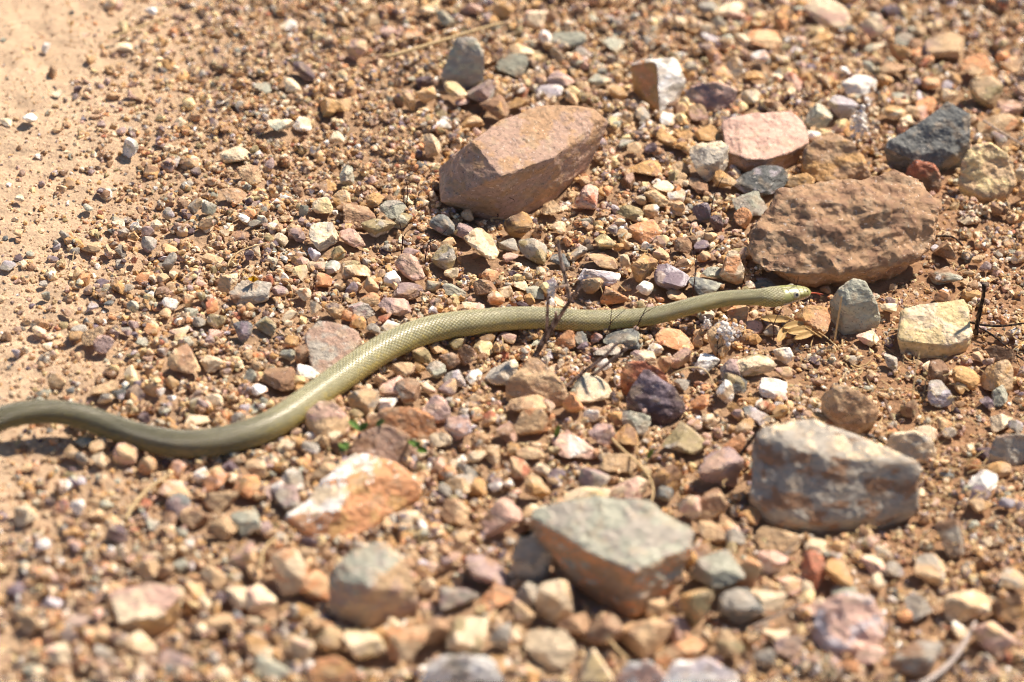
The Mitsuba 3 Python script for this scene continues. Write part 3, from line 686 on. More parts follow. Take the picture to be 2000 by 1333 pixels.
    (1000, 866, 2.0): """815 105 170 170 mj|600 150 120 120 ob|455 175 150 120 pc|690 245 90 120 cp|780 235 130 120 bt|595 205 70 65 ss|100 180 100 85 to|125 110 90 65 cw|290 205 180 65 ck|420 75 150 85 tt|320 140 120 95 ym
240 20 160 75 wp|930 285 90 65 no|1045 370 170 110 ty|1185 395 80 55 ct|780 350 110 85 tf|870 380 80 85 yc|1840 160 110 85 ww|1710 375 120 140 by|1020 465 110 85 pw|1170 500 120 130 rh|1270 510 120 105 on
1295 575 100 60 ee|1410 470 90 65 pc|1490 490 90 55 vy|1630 500 120 105 ty|1110 550 130 75 tp|1420 545 60 70 cc|800 510 200 140 ey|890 630 180 130 sy|720 640 130 180 lo|920 490 100 130 tn
1010 625 120 85 cn|645 720 100 95 pm|520 750 200 150 tf|660 810 180 115 nt|370 740 150 130 bt|165 620 140 150 ct|240 710 120 95 bf|60 590 120 105 yy|45 670 90 110 tp|150 800 190 150 cc|330 880 130 130 ck
850 790 110 105 tl|990 840 90 95 yy|1030 750 110 75 tc|1080 790 100 85 mj|1580 830 200 130 yb|1590 650 110 95 yv|1540 680 70 65 no|1780 620 180 130 tc|1940 640 130 140 oh|1880 740 180 140 pt
1930 240 60 55 vv|1830 240 90 65 to|1805 80 60 55 on|1960 530 120 95 ty|30 100 80 80 rt|1750 730 80 60 wc|1200 640 90 70 pc|560 640 80 90 to|1400 830 110 80 pj"""}
rows = []
for (ox, oy, sc), text in VIEWS.items():
    for item in text.replace('\n', '|').split('|'):
        x, y, w, h, ab = item.split()
        rows.append((ox + float(x) / sc, oy + float(y) / sc, float(w) / sc, float(h) / sc, ab))
rows.sort(key=lambda r: -r[2] * r[3])
SINK = []                                              # meshes that join the gravel


def listed_stone(i, x, y, w, h, ab, light=False):
    rng = np.random.default_rng(1000 + i)
    a = w * MM / 2
    asp = h / w
    b = a * np.clip(rng.uniform(0.8, 1.05) * min(1.2, asp ** 0.5 + 0.15), 0.55, 1.25)
    need = (h * MM / 2) ** 2 - (b * math.sin(PITCH)) ** 2
    c = math.sqrt(max(need, 0)) / math.cos(PITCH) if need > 0 else 0
    c = float(np.clip(c, 0.42 * a, 1.35 * a))
    level = 4 if w * h > 9000 else 3 if w * h > 1100 and not light else 2
    rounded = ab[0] in 'my' and rng.random() < 0.5
    v = polytope(rng, level, int(rng.integers(8, 14)), 10 if rounded else rng.uniform(25, 70), 0.085, i)
    tm = trimesh.transformations.rotation_matrix(rng.normal() * 0.22, [0.2, 1, 0.1])[:3, :3]
    v = (v * [a, b, c]) @ tm.T
    v *= np.array([a, b, c]) * 1.02 / np.abs(v).max(0)
    z = c * 0.72
    p = at(x, y, z)
    ii, jj = int((p[1] - Y0) / CELL), int((p[0] - X0) / CELL)
    g = 0.0
    if 0 <= ii < NYC and 0 <= jj < NXC:
        g = float(ground_height(np.array(p[0]), np.array(p[1])))
    z += max(g, -0.002) + 0.0020
    p = at(x, y, z)
    return v + p, ICO[level].faces


def mark_ball(p, a, b, c):
    i0, i1 = int((p[1] - b - Y0) / CELL), int((p[1] + b - Y0) / CELL) + 1
    j0, j1 = int((p[0] - a - X0) / CELL), int((p[0] + a - X0) / CELL) + 1
    i0, j0 = max(i0, 0), max(j0, 0)
    if i0 >= min(i1, NYC) or j0 >= min(j1, NXC):
        return
    sub = (slice(i0, min(i1, NYC)), slice(j0, min(j1, NXC)))
    e = ((cx[sub] - p[0]) / a) ** 2 + ((cy[sub] - p[1]) / b) ** 2
    HEIGHT[sub] = np.where(e < 1, np.maximum(HEIGHT[sub], p[2] + c * np.sqrt(np.maximum(1 - e, 0))), HEIGHT[sub])


def block(p, a, b, c):
    i0, i1 = max(0, int((p[1] - b - Y0) / CELL)), min(NYC, int((p[1] + b - Y0) / CELL) + 1)
    j0, j1 = max(0, int((p[0] - a - X0) / CELL)), min(NXC, int((p[0] + a - X0) / CELL) + 1)
    if i0 < i1 and j0 < j1:
        sub = (slice(i0, i1), slice(j0, j1))
        TAKEN[sub] |= ((cx[sub] - p[0]) / a) ** 2 + ((cy[sub] - p[1]) / b) ** 2 < 1


for i, (x, y, w, h, ab) in enumerate(rows):
    v, f = listed_stone(i, x, y, w, h, ab, i >= 295)
    rng = np.random.default_rng(5000 + i)
    uv1 = stone_uv(ab[0], ab[1], float(np.clip(rng.normal(0.52, 0.13), 0.1, 0.95)), rng.random())
    ctr, ext = (v.max(0) + v.min(0)) / 2, (v.max(0) - v.min(0)) / 2
    mark_ball(ctr, *ext)
    block(ctr, *(ext * 0.8))
    if len(STONES) < 295:
        key = key_for('stone')
        scene[key] = ply((v, f), 'stone_look', smooth=len(v) > 2000, uv=np.tile(uv1, (len(v), 1)))
        STONES.append((key, np.array([x, y]), w * h, ab))
    else:
        SINK.append((v, f, uv1))

# ------------------------------------------------------------------ dry twigs, stems, straws and leaves
flat('twig_look', (0.20, 0.125, 0.085), 0.8, 0.2)
flat('pale_twig_look', (0.42, 0.33, 0.26), 0.8, 0.2)
scene['charred_look'] = {'type': 'principled', 'base_color': proc(lambda p, n, uv: mix((0.018, 0.013, 0.011), (0.11, 0.075, 0.055), smoothstep(0.45, 0.7, fbm(p.x * 600, p.y * 600, p.z * 200, 3)))), 'roughness': 0.8, 'specular': 0.2}
flat('sprig_look', (0.05, 0.018, 0.020), 0.6, 0.3)
flat('straw_look', (0.56, 0.41, 0.21), 0.6, 0.3)
flat('fluff_look', (0.80, 0.76, 0.70), 0.95, 0.1)
flat('green_look', (0.085, 0.16, 0.025), 0.5, 0.4)
flat('petal_look', (0.62, 0.40, 0.03), 0.6, 0.3)
flat('grey_wood_look', (0.48, 0.41, 0.36), 0.8, 0.2)


def bark(p, n, uv):
    return mix((0.10, 0.066, 0.05), (0.36, 0.27, 0.21), smoothstep(0.35, 0.65, fbm(p.x * 500, p.y * 260, p.z * 260, 3)))


scene['bark_look'] = {'type': 'principled', 'base_color': proc(bark), 'roughness': 0.8, 'specular': 0.2}


def seg_at(pts):
    return [at(a, b, z * 1e-3) for a, b, z in pts]


def stick(pts, r0, r1, seg=7, lumpy=0.0):
    P = np.array(seg_at(pts))
    m = tube(P, [r0 * 1.02e-3, r1 * 1.02e-3], seg)
    if lumpy:
        v, n = np.array(m.vertices), np.array(m.vertex_normals)
        m.vertices = v + n * ((meshkit.fbm(v * 400, 2, 4) - 0.5) * 2 * lumpy * 1e-3)[:, None]
    return m


tw = 'twig'
scene['twig__stem'] = ply(stick([(1040, 705, 2), (1062, 668, 14), (1085, 632, 28), (1108, 596, 44), (1128, 566, 56), (1138, 548, 62)], 1.7, 1.0, 8, .35), 'bark_look', smooth=True)
scene['twig__branch'] = ply(stick([(1112, 590, 46), (1106, 553, 58), (1100, 528, 66), (1093, 495, 76), (1090, 468, 84)], 1.4, 1.0, 8, .35), 'bark_look', smooth=True)
scene['twig__branch_001'] = ply(stick([(1050, 690, 6), (1066, 655, 20), (1080, 632, 28), (1086, 610, 38)], 1.5, 0.9, 8, .3), 'bark_look', smooth=True)
scene['twig__branch_002'] = ply(stick([(1066, 655, 20), (1069, 622, 34), (1070, 592, 46), (1072, 568, 54)], 1.2, 0.8, 7, .25), 'bark_look', smooth=True)
scene['twig__branch_003'] = ply(stick([(1106, 558, 57), (1095, 560, 58), (1083, 562, 57)], 0.9, 0.6, 7, .2), 'bark_look', smooth=True)
scene['twig__branch_004'] = ply(stick([(1101, 530, 66), (1115, 523, 68), (1124, 520, 69)], 0.7, 0.3, 6), 'bark_look', smooth=True)
scene['twig__branch_005'] = ply(stick([(1120, 578, 52), (1136, 560, 60), (1152, 540, 66)], 0.6, 0.25, 6), 'bark_look', smooth=True)
tag('twig', 'branching dry brown twig leaning up across the middle of the snake', 'twig')
scene['twig_001__stem'] = ply(stick([(1095, 770, 2), (1130, 735, 12), (1170, 705, 24), (1205, 670, 36)], 1.2, 1.0, 7, .3), 'bark_look', smooth=True)
scene['twig_001__branch'] = ply(stick([(1105, 765, 2), (1150, 738, 10), (1190, 708, 20), (1225, 680, 30)], 1.2, 1.0, 7, .3), 'bark_look', smooth=True)
tag('twig_001', 'two blurred bare brown twigs leaning right of the tan block', 'twig')
scene['twig_002__stem'] = ply(stick([(1906, 655, 2), (1912, 615, 16), (1920, 580, 32), (1922, 556, 42)], 1.5, 1.2, 8, .8), 'charred_look', smooth=True)
scene['twig_002__branch'] = ply(stick([(1890, 628, 4), (1912, 634, 8), (1950, 637, 8), (1998, 632, 10), (2040, 628, 12)], 0.75, 0.5, 7, .4), 'charred_look', smooth=True)
scene['twig_002__branch_001'] = ply(stick([(1912, 640, 8), (1945, 660, 5), (1980, 690, 3), (2010, 710, 3)], 0.6, 0.4, 7, .4), 'charred_look', smooth=True)
tag('twig_002', 'charred black stem standing right of the square yellow rock', 'twig')
put('twig', stick([(1795, 1340, 4), (1850, 1300, 6), (1880, 1262, 8), (1905, 1215, 12)], 2.0, 1.3, 8, .5), 'grey_wood_look', 'pale bleached twig at the bottom right corner', 'twig', smooth=True)
put('twig', stick([(1470, 1225, 6), (1520, 1202, 10), (1570, 1178, 14)], 1.0, 0.6), 'pale_twig_look', 'thin pale brown twig left of the lumpy pinkish rock', 'twig', smooth=True)
put('twig', stick([(1445, 890, 4), (1465, 862, 12), (1482, 838, 20)], 1.1, 0.8), 'charred_look', 'short dark twig at the left end of the grey brown block', 'twig', smooth=True)
put('twig', stick([(1728, 780, 4), (1738, 808, 3), (1755, 842, 3)], 0.8, 0.5), 'twig_look', 'thin brown twig right of the tan brown rock', 'twig', smooth=True)
put('twig', stick([(1680, 850, 5), (1705, 855, 5), (1730, 868, 4)], 0.8, 0.5), 'charred_look', 'thin black twig behind the grey brown block', 'twig', smooth=True)
put('twig', stick([(1800, 470, 4), (1855, 462, 5), (1880, 480, 4)], 0.8, 0.5), 'charred_look', 'black twig just right of the brown boulder', 'twig', smooth=True)
put('twig', stick([(1920, 235, 12), (1950, 255, 13), (2010, 290, 14)], 0.8, 0.6), 'pale_twig_look', 'long pale twig behind the pitted ochre rock', 'twig', smooth=True)

SPRIGS = [([(1388, 425, 2), (1392, 395, 14), (1413, 345, 32)], [(1388, 412, 6), (1410, 400, 12), (1432, 395, 14)], 'dark sprig beside the purple stone left of the boulder'),
          ([(782, 505, 2), (786, 475, 14), (780, 435, 30)], [(786, 472, 15), (792, 456, 20), (802, 448, 22)], 'dark red sprig above the upper left of the snake'),
          ([(830, 515, 2), (835, 480, 16), (852, 460, 24)], [(838, 474, 18), (858, 462, 22), (872, 448, 28)], 'dark forked sprig left of the big tan pebble'),
          ([(1182, 655, 3), (1192, 632, 14), (1195, 600, 28)], [(1192, 632, 14), (1206, 618, 20), (1222, 604, 25)], 'forked dark sprig in front of the snake body right of the twig'),
          ([(1245, 638, 6), (1252, 622, 13), (1268, 590, 27)], [(1252, 620, 14), (1265, 608, 18), (1282, 600, 20)], 'dark sprig in front of the snake nearest its neck'),
          ([(1352, 578, 4), (1358, 535, 22), (1354, 488, 40)], [(1358, 530, 22), (1372, 516, 28), (1390, 510, 30)], 'tall thin sprig behind the snake beside the purple stone'),
          ([(610, 578, 2), (613, 555, 12), (620, 520, 26)], None, 'single dark red stem beside the rust orange pebble'),
          ([(972, 425, 2), (975, 400, 10), (972, 365, 24)], [(975, 400, 10), (988, 385, 16), (1005, 392, 15)], 'dark sprig in front of the pinkish brown slab'),
          ([(1400, 700, 2), (1402, 665, 14), (1400, 640, 24)], [(1402, 682, 8), (1420, 672, 12), (1448, 662, 14)], 'brown sprig below the snake neck by the white fluff'),
          ([(1511, 665, 2), (1511, 640, 12), (1500, 622, 20)], [(1511, 635, 14), (1518, 618, 20), (1530, 600, 26)], 'dark sprig standing before the fallen leaflets'),
          ([(1545, 600, 3), (1548, 580, 12), (1552, 545, 30)], [(1549, 572, 16), (1556, 555, 24), (1560, 540, 30)], 'pale thin sprig just behind the head of the snake'),
          ([(793, 405, 2), (796, 380, 12), (792, 350, 24)], None, 'fine dark stem left of the pinkish brown slab')]
for a, b, label in SPRIGS:
    k = key_for('sprig')
    scene[k + '__stem'] = ply(stick(a, 0.42, 0.22, 6), 'sprig_look', smooth=True)
    if b:
        scene[k + '__branch'] = ply(stick(b, 0.34, 0.16, 6), 'sprig_look', smooth=True)
    tag(k, label, 'sprig', 'thin dark sprigs growing between the stones')

STRAWS = [([(755, 112, 14), (830, 90, 18), (900, 68, 20), (982, 45, 22)], 1.9, 'long straw lying near the top centre'),
          ([(1152, 138, 8), (1160, 116, 14), (1166, 94, 20)], 1.3, 'short straw standing above the whitish angular rock'),
          ([(212, 75, 6), (260, 57, 8), (330, 30, 10)], 1.1, 'straw lying on the sand in the top left corner'),
          ([(445, 520, 5), (452, 505, 7), (472, 490, 9), (520, 475, 8)], 0.75, 'curved pale root left of the cream pebbles'),
          ([(548, 548, 5), (562, 552, 7), (570, 566, 7), (573, 580, 5)], 0.6, 'small hooked straw right of the oblong grey stone'),
          ([(108, 535, 3), (130, 535, 3), (142, 510, 4), (160, 478, 5)], 0.45, 'thin bent straw on the sand at left'),
          ([(1630, 668, 3), (1636, 630, 18), (1644, 580, 38)], 1.0, 'upright pale straw in front of the grey green stone'),
          ([(1308, 735, 5), (1335, 722, 10), (1358, 718, 11), (1392, 752, 6)], 0.8, 'pair of pale grass straws right of the purple rock'),
          ([(1188, 846, 5), (1215, 878, 7), (1255, 915, 10), (1272, 980, 12)], 1.2, 'curved straw hanging over the grey green topped rock'),
          ([(245, 1015, 8), (275, 970, 12), (328, 928, 14)], 1.7, 'blurred straw below the hind body of the snake'),
          ([(508, 1110, 14), (512, 1080, 18), (540, 1050, 18)], 1.4, 'blurred curved straw left of the orange and white rock'),
          ([(1185, 1245, 12), (1205, 1268, 10), (1228, 1290, 8)], 1.5, 'blurred straw lying between the stones at bottom centre'),
          ([(1782, 782, 2), (1786, 740, 12), (1796, 690, 24)], 0.6, 'upright thin straw below the square yellow rock'),
          ([(1640, 770, 4), (1655, 725, 5), (1690, 722, 4)], 0.5, 'thin straw lying right of the lumpy grey stone'),
          ([(1755, 10, 20), (1765, 25, 16), (1775, 45, 12)], 1.6, 'pale straw at the top edge on the right'),
          ([(1580, 640, 8), (1600, 650, 8), (1640, 685, 6)], 0.6, 'straw slanting above the lumpy grey stone')]
for pts, r, label in STRAWS:
    put('straw', stick(pts, r * 0.8, r * 0.5, 7), 'straw_look', label, 'straw', 'dry straws scattered on the gravel', smooth=True)


def leaflet(p, along, across, length, width, curl=0.15, thick=0.0003):
    """A small oblong leaf blade with thickness, its midrib raised and its edges curled."""
    nu, nv = 14, 7
    up = np.cross(along, across)
    u, w = np.meshgrid(np.linspace(0, 1, nu), np.linspace(-1, 1, nv), indexing='ij')
    half = width / 2 * np.clip(np.sin(np.pi * np.clip(u, 0.02, 0.98)), 0, 1) ** 0.45
    h = curl * width * (w ** 2) + 0.1 * length * np.sin(np.pi * u) * curl - 0.04 * width * np.exp(-(w / 0.15) ** 2)
    P = p + along * (u * length)[..., None] + across * (w * half)[..., None] + up * h[..., None]
    g = P.reshape(-1, 3)
    q = (np.arange(nu - 1)[:, None] * nv + np.arange(nv - 1)).reshape(-1)
    f = np.vstack([np.stack([q, q + 1, q + nv + 1], 1), np.stack([q, q + nv + 1, q + nv], 1)])
    N = len(g)
    ring = [i * nv for i in range(nu)] + [(nu - 1) * nv + j for j in range(1, nv)] + [i * nv + nv - 1 for i in range(nu - 2, -1, -1)] + [j for j in range(nv - 2, 0, -1)]
    rim = []
    for a, b in zip(ring, ring[1:] + ring[:1]):
        rim += [[a, b, b + N], [a, b + N, a + N]]
    m = trimesh.Trimesh(np.vstack([g, g - up * thick]), np.vstack([f, f[:, ::-1] + N, rim]), process=False)
    m.fix_normals()
    return m


def unit(v):
    return v / np.linalg.norm(v)


def leaf_between(p0, p1, width, **k):
    a, b = at(*p0[:2], p0[2] * 1e-3), at(*p1[:2], p1[2] * 1e-3)
    al = unit(b - a)
    ac = unit(np.cross([0.1, -0.6, 1.0], al))
    return leaflet(a, al, ac, np.linalg.norm(b - a), width * 1.15e-3, **k)


def leaf_col(p, n, uv):
    return mix((0.50, 0.30, 0.10), (0.62, 0.42, 0.17), fbm(p.x * 400, p.y * 400, p.z * 400, 3))


scene['dry_leaf_look'] = {'type': 'twosided', 'bsdf': {'type': 'principled', 'base_color': proc(leaf_col), 'roughness': 0.5, 'specular': 0.4}}
scene['dry_leaf__rachis'] = ply(stick([(1535, 618, 12), (1565, 635, 11), (1605, 660, 8)], 0.55, 0.4, 6), 'dry_leaf_look', smooth=True)
for j, (a, b, w) in enumerate([((1487, 622, 10), (1540, 626, 11), 4.6), ((1530, 640, 10), (1570, 632, 11), 4.4), ((1537, 648, 9), (1585, 642, 10), 4.2), ((1540, 650, 9), (1582, 646, 9), 4.4), ((1552, 662, 7), (1590, 650, 9), 3.8), ((1520, 668, 5), (1534, 640, 9), 4.4)]):
    scene['dry_leaf__leaflet' + (f'_{j:03d}' if j else '')] = ply(leaf_between(a, b, w), 'dry_leaf_look', smooth=True)
tag('dry_leaf', 'fallen tan compound leaf with oblong leaflets under the snake head', 'leaf')


def tuft(pxy, r, n, seed, stretch=(1, 1, 1)):
    """A tuft of short curled downy fibres."""
    rng = np.random.default_rng(seed)
    c = at(pxy[0], pxy[1], pxy[2] * 1e-3)
    out = []
    for i in range(n):
        o = rng.normal(size=3) * r * 0.42 * np.array(stretch)
        if i % 3:
            v = np.array(ICO[1].vertices) * r * rng.uniform(0.14, 0.3)
            v = v * (0.6 + 0.9 * meshkit.fbm(v * 1600 + i, 2, i))[:, None]
            out.append(trimesh.Trimesh(v + c + o, ICO[1].faces, process=False))
        else:
            d, k = unit(rng.normal(size=3)) * r * 0.6, unit(rng.normal(size=3)) * r * 0.25
            out.append(tube([c + o - d, c + o + k, c + o + d], [r * .03, r * .04, r * .02], 5))
    return join(out)


for a, r, st, label in [((1078, 567, 54), 0.0032, (0.8, 1, 2.0), 'white down caught on the dry twig'), ((1381, 633, 12), 0.003, (1, 1, 1.1), 'small white fluff left of the fluffy white seed head'),
                        ((1420, 650, 20), 0.0055, (1.3, 1, 1.5), 'fluffy white seed head below the snake neck'), ((1678, 240, 16), 0.006, (1, 1, 2.2), 'white downy plant right of the dusty pink rock')]:
    put('fluff', tuft(a, r, 75, int(a[0]), st), 'fluff_look', label, 'fluff', smooth=True)


def sprout(name, label, cat, leaves, look):
    k = key_for(name)
    for j, (a, b, w) in enumerate(leaves):
        scene[k + '__leaf' + (f'_{j:03d}' if j else '')] = ply(leaf_between(a, b, w, curl=0.2), look, smooth=True)
    tag(k, label, cat)


sprout('sprout', 'small green leaves beside the dull brown rock', 'plant', [((668, 868, 16), (678, 878, 20), 5.5), ((672, 874, 14), (664, 884, 16), 4)], 'green_look')
sprout('sprout', 'green leaves between the snake and the orange brown rock', 'plant', [((682, 822, 14), (702, 842, 22), 3.8), ((702, 840, 18), (720, 828, 24), 4), ((735, 830, 18), (752, 824, 24), 4)], 'green_look')
sprout('sprout', 'green leaves right of the dull brown rock', 'plant', [((800, 862, 14), (818, 876, 20), 4), ((815, 878, 14), (836, 884, 16), 4), ((806, 872, 14), (822, 866, 22), 3)], 'green_look')
sprout('sprout', 'dark green blade right of the rust and purple rocks', 'plant', [((1265, 895, 4), (1278, 878, 14), 3), ((1085, 855, 8), (1092, 830, 18), 3)], 'green_look')
sprout('flower', 'tiny yellow flower behind the oblong grey stone', 'flower', [((495, 550, 14), (484, 545, 18), 2.2), ((495, 550, 14), (491, 540, 20), 2.2), ((495, 550, 14), (499, 541, 20), 2.2), ((495, 550, 14), (504, 546, 18), 2.2)], 'petal_look')

# ------------------------------------------------------------------ loose gravel, grit and litter
FX0, FX1, FY0, FY1 = -0.46, 0.46, -0.56, 0.64
PROTO = {1: [polytope(np.random.default_rng(300 + k), 1, 10, 14, 0.05, k) for k in range(40)], 0: [polytope(np.random.default_rng(400 + k), 0, 8, 10, 0.1, k) for k in range(30)]}
W_ALL = dict(t=22, o=17, n=5, r=1.5, c=15, w=5, p=6, m=5, u=4, d=4.5, y=7, e=6, s=1.5, b=9, l=6, k=7, v=2, f=13, h=5, j=6)
WC = np.array([W_ALL[c] for c in CODES], float)
WC /= WC.sum()
WG = np.array([dict(t=30, o=24, f=24, c=14, b=14, k=8, h=8, d=3, m=3, y=3, j=8, n=5).get(c, 0.6) for c in CODES], float)
WG /= WG.sum()
WS = 0.5 * WC + 0.5 * WG
bins = {1: [], 0: []}


def drop(count, rmin, rmax, power, level, dens, tall, hmax, rng):
    """Drop stones, big ones first, where they find room; each settles into what lies below."""
    u = rng.random(count)
    r = (rmin ** -power + u * (rmax ** -power - rmin ** -power)) ** (-1 / power)
    r = np.sort(r)[::-1]
    X, Y = rng.uniform(FX0, FX1, count), rng.uniform(FY0, FY1, count)
    out = np.maximum(np.abs(X) - 0.36, np.maximum(-0.47 - Y, Y - 0.54))         # thinning out beyond the part one sees
    keep = rng.random(count) < dens(X, Y, r) * np.clip(0.55 - out / 0.15, 0, 1) ** np.where(out > 0, 1.0, 0.0)
    ia, ib = rng.choice(NP, count, p=WG if rmax < 0.002 else WS if rmax < 0.003 else WC), rng.choice(NP, count, p=WC)
    warm = np.clip(1.8 * meshkit.fbm(np.stack([X * 13, Y * 11, X * 0], -1), 2, 31) - 0.65, 0, 1) * 0.75 + 0.25 * np.clip((Y - 0.05) / 0.2, 0, 1)
    ia = np.where(rng.random(count) < warm, rng.choice(NP, count, p=WS), ia)
    flatness = rng.uniform(0.45, 0.95, count)
    bright = np.clip(rng.normal(0.55, 0.17, count), 0.05, 0.97)
    n = 0
    for i in np.nonzero(keep)[0]:
        ri = r[i]
        w = max(1, int(ri * 0.8 / CELL))
        a, b = int((Y[i] - Y0) / CELL), int((X[i] - X0) / CELL)
        sub = (slice(a - w, a + w + 1), slice(b - w, b + w + 1))
        if TAKEN[sub].mean() > 0.12:
            continue
        hs = HEIGHT[sub]
        z = hs.mean()
        if z > hmax or hs.max() - z > 1.3 * ri + 0.0006:
            continue
        c = ri * flatness[i]
        if UNDER[a, b] and z + 1.6 * c > 0.0042:
            continue
        zc = z + c * 0.45
        M = rot(rng, 0.4) * np.array([ri, ri * rng.uniform(0.62, 1.0), c])
        k = rng.integers(len(PROTO[level]))
        bins[level].append((M, (X[i], Y[i], zc), k, stone_uv(CODES[ia[i]], CODES[ib[i]], bright[i], rng.random())))
        mark_ball((X[i], Y[i], zc), ri * 0.9, ri * 0.9, c * 0.9)
        n += 1
    return n


def merged(level):
    f0, P = ICO[level].faces, PROTO[level]
    nv = len(P[0])
    B = bins[level]
    M = np.array([b[0] for b in B])
    v = np.einsum('nij,nvj->nvi', M, np.array([P[b[2]] for b in B])) + np.array([b[1] for b in B])[:, None]
    f = (f0[None] + (np.arange(len(B)) * nv)[:, None, None]).reshape(-1, 3)
    uv = np.repeat(np.array([b[3] for b in B]), nv, axis=0)
    return v.reshape(-1, 3), f, uv


def d_mid(x, y, r):
    s, g = sandness(x, y), soilness(x, y)
    far = np.clip((y - 0.1) / 0.3, 0, 1) * np.clip((0.0 - x) / 0.15, 0, 1)
    patch = np.clip(2.4 * meshkit.fbm(np.stack([x * 20, y * 16, x * 0], -1), 2, 51) - 0.3, 0.6, 1)
    return patch * np.clip((1 - s) ** 1.9 * (1 - 0.75 * g) * (1 - 0.6 * far * (r > 0.0034)), 0.004, 1)


def d_big(x, y, r):
    near = np.clip((-0.04 - y) / 0.10, 0, 1)
    far = np.clip((y - 0.12) / 0.1, 0, 1) * np.clip((x + 0.02) / 0.08, 0, 1)
    return np.maximum(np.maximum(near, far), 0.10) * (1 - sandness(x, y)) ** 2 * (1 - 0.85 * soilness(x, y))


def d_small(x, y, r):
    s, g = sandness(x, y), soilness(x, y)
    return np.clip((1 - s) ** 1.5 * (1 - 0.5 * g), 0.025, 1)


def d_grit(x, y, r):
    s, g = sandness(x, y), soilness(x, y)
    return np.clip((1 - 0.65 * s) * (1 - 0.35 * g), 0.25, 1)


rng = np.random.default_rng(11)
N0 = drop(6800, 0.0042, 0.0078, 1.5, 1, d_big, 1, 0.006, rng)
N1 = drop(35000, 0.0024, 0.0058, 2.0, 1, d_mid, 1, 0.0062, rng)
N2 = drop(80000, 0.0013, 0.0026, 1.5, 0, d_small, 1, 0.0058, rng)
N3 = drop(80000, 0.0006, 0.0013, 1.2, 0, d_grit, 1, 0.006, rng)
v1, f1, u1 = merged(1)
v0, f0, u0 = merged(0)
sv_, sf_, su_, o = [v1], [f1], [u1], len(v1)
for v, f, uv1 in SINK:
    sv_.append(v)
    sf_.append(np.asarray(f) + o)
    su_.append(np.tile(uv1, (len(v), 1)))
    o += len(v)
put('gravel', (np.vstack(sv_), np.vstack(sf_)), 'gravel_look', 'loose angular gravel of mixed tan ochre pink and grey stones', None, None, 'stuff', uv=np.vstack(su_))
put('grit', (v0, f0), 'gravel_look', 'fine grit and crumbs of soil filling the gaps between stones', None, None, 'stuff', uv=u0)
print('triangles', sum(len(meshkit.WRITTEN[d['filename']][1]) for d in scene.values() if d.get('type') == 'ply'))
print('gravel', N0, N1, N2, N3, 'listed', len(rows))

lit = []
rng = np.random.default_rng(21)
for _ in range(800):
    if rng.random() < 0.6:
        px, py = rng.normal(1800, 110), rng.normal(820, 160)
    else:
        px, py = rng.uniform(900, 2000), rng.uniform(380, 1100)
    p = at(px, py, 0)
    a, b = int((p[1] - Y0) / CELL), int((p[0] - X0) / CELL)
    if not (3 < a < NYC - 3 and 3 < b < NXC - 3) or TAKEN[a, b] or UNDER[a, b]:
        continue
    p[2] = HEIGHT[a, b] + 0.0006
    L, th = rng.uniform(0.004, 0.014), rng.uniform(0, np.pi)
    d = np.array([math.cos(th), math.sin(th), rng.normal() * 0.25])
    k = rng.normal(size=3) * L * 0.12
    lit.append(tube([p - d * L / 2, p + k, p + d * L / 2], np.array([.8, 1, .5]) * rng.uniform(.00022, .0006), 4))
put('litter', join(lit), 'straw_look', 'short bits of dry straw and bark scattered over the soil', None, None, 'stuff')

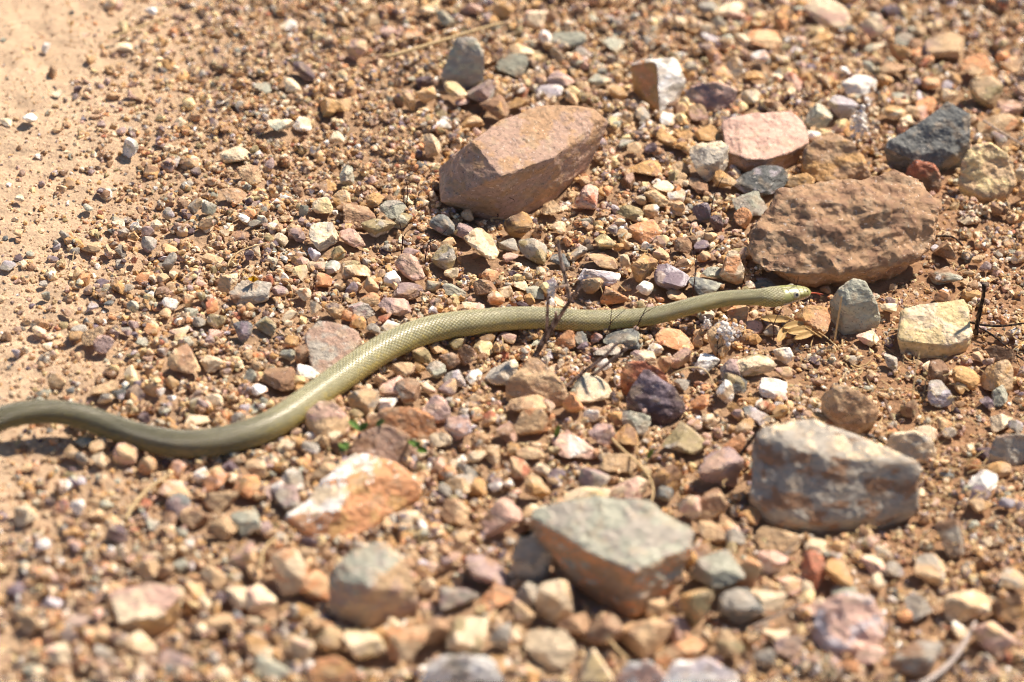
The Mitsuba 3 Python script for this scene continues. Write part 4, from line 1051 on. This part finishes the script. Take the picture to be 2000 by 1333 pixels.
# ------------------------------------------------------------------ labels of the single stones
MARKS = [((1025, 310), 'the pinkish brown slab'), ((1650, 440), 'the brown boulder'), ((1495, 270), 'the dusty pink rock'), ((1820, 265), 'the charcoal rock'), ((1930, 335), 'the pitted ochre rock'), ((905, 115), 'the upright grey rock'),
         ((1285, 165), 'the whitish angular rock'), ((1830, 635), 'the square yellow rock'), ((1672, 595), 'the pointed green stone'), ((1660, 790), 'the tan brown rock'), ((1630, 920), 'the grey brown block'),
         ((1200, 1060), 'the green topped rock'), ((695, 970), 'the orange white rock'), ((735, 1150), 'the pale topped rock'), ((285, 1185), 'the flat pinkish rock'), ((1655, 1220), 'the lumpy pinkish rock'),
         ((650, 680), 'the flat brown slab'), ((1050, 750), 'the smooth tan block'), ((745, 875), 'the dull brown rock'), ((1280, 770), 'the dark purple rock'), ((1540, 575), 'the snake head'), ((130, 815), 'the hind snake body'),
         ((1090, 520), 'the dry twig'), ((900, 630), 'the snake middle'), ((1260, 735), 'the rust red rock'), ((905, 1300), 'the pale bottom rock'), ((1918, 600), 'the charred stem'), ((870, 80), 'the long straw')]
MP = np.array([m[0] for m in MARKS], float)
SP = np.array([s[1] for s in STONES])
CLS = [s[3] for s in STONES]
D = np.linalg.norm((SP[:, None] - MP[None]) * [1, 1.3], axis=2)
ORD = ['', 'second ', 'third ', 'fourth ', 'fifth ', 'sixth ']


def words(ab):
    a, b = PAL[ab[0]][0], PAL[ab[1]][0]
    return a if a == b else f'{a} and {b}'


cls_members = {}
for i, c in enumerate(CLS):
    cls_members.setdefault(c, []).append(i)
areas = np.array([s[2] for s in STONES])
big, small = np.quantile(areas, 0.85), np.quantile(areas, 0.35)
used = set()
for i, (key, pxy, area, ab) in enumerate(STONES):
    mem = np.array(cls_members[ab])
    best = None
    for m in range(len(MARKS)):
        rank = int((D[mem, m] < D[i, m]).sum())
        score = (D[i, m] + 260 * rank, rank, m)
        if rank < len(ORD) and (best is None or score < best):
            best = score
    _, rank, m = best
    dx, dy = pxy - MP[m]
    where = ('right of' if dx > 0 else 'left of') if abs(dx) > 1.1 * abs(dy) else ('in front of' if dy > 0 else 'behind')
    size = 'larger' if area > big else 'small' if area < small else 'medium'
    tail_ = '' if len(mem) == 1 else f', {ORD[rank]}nearest such'
    labels[key] = {'label': f'{size} {words(ab)} stone {where} {MARKS[m][1]}{tail_}', 'category': 'stone', 'group': 'single stones lying loose in the gravel'}
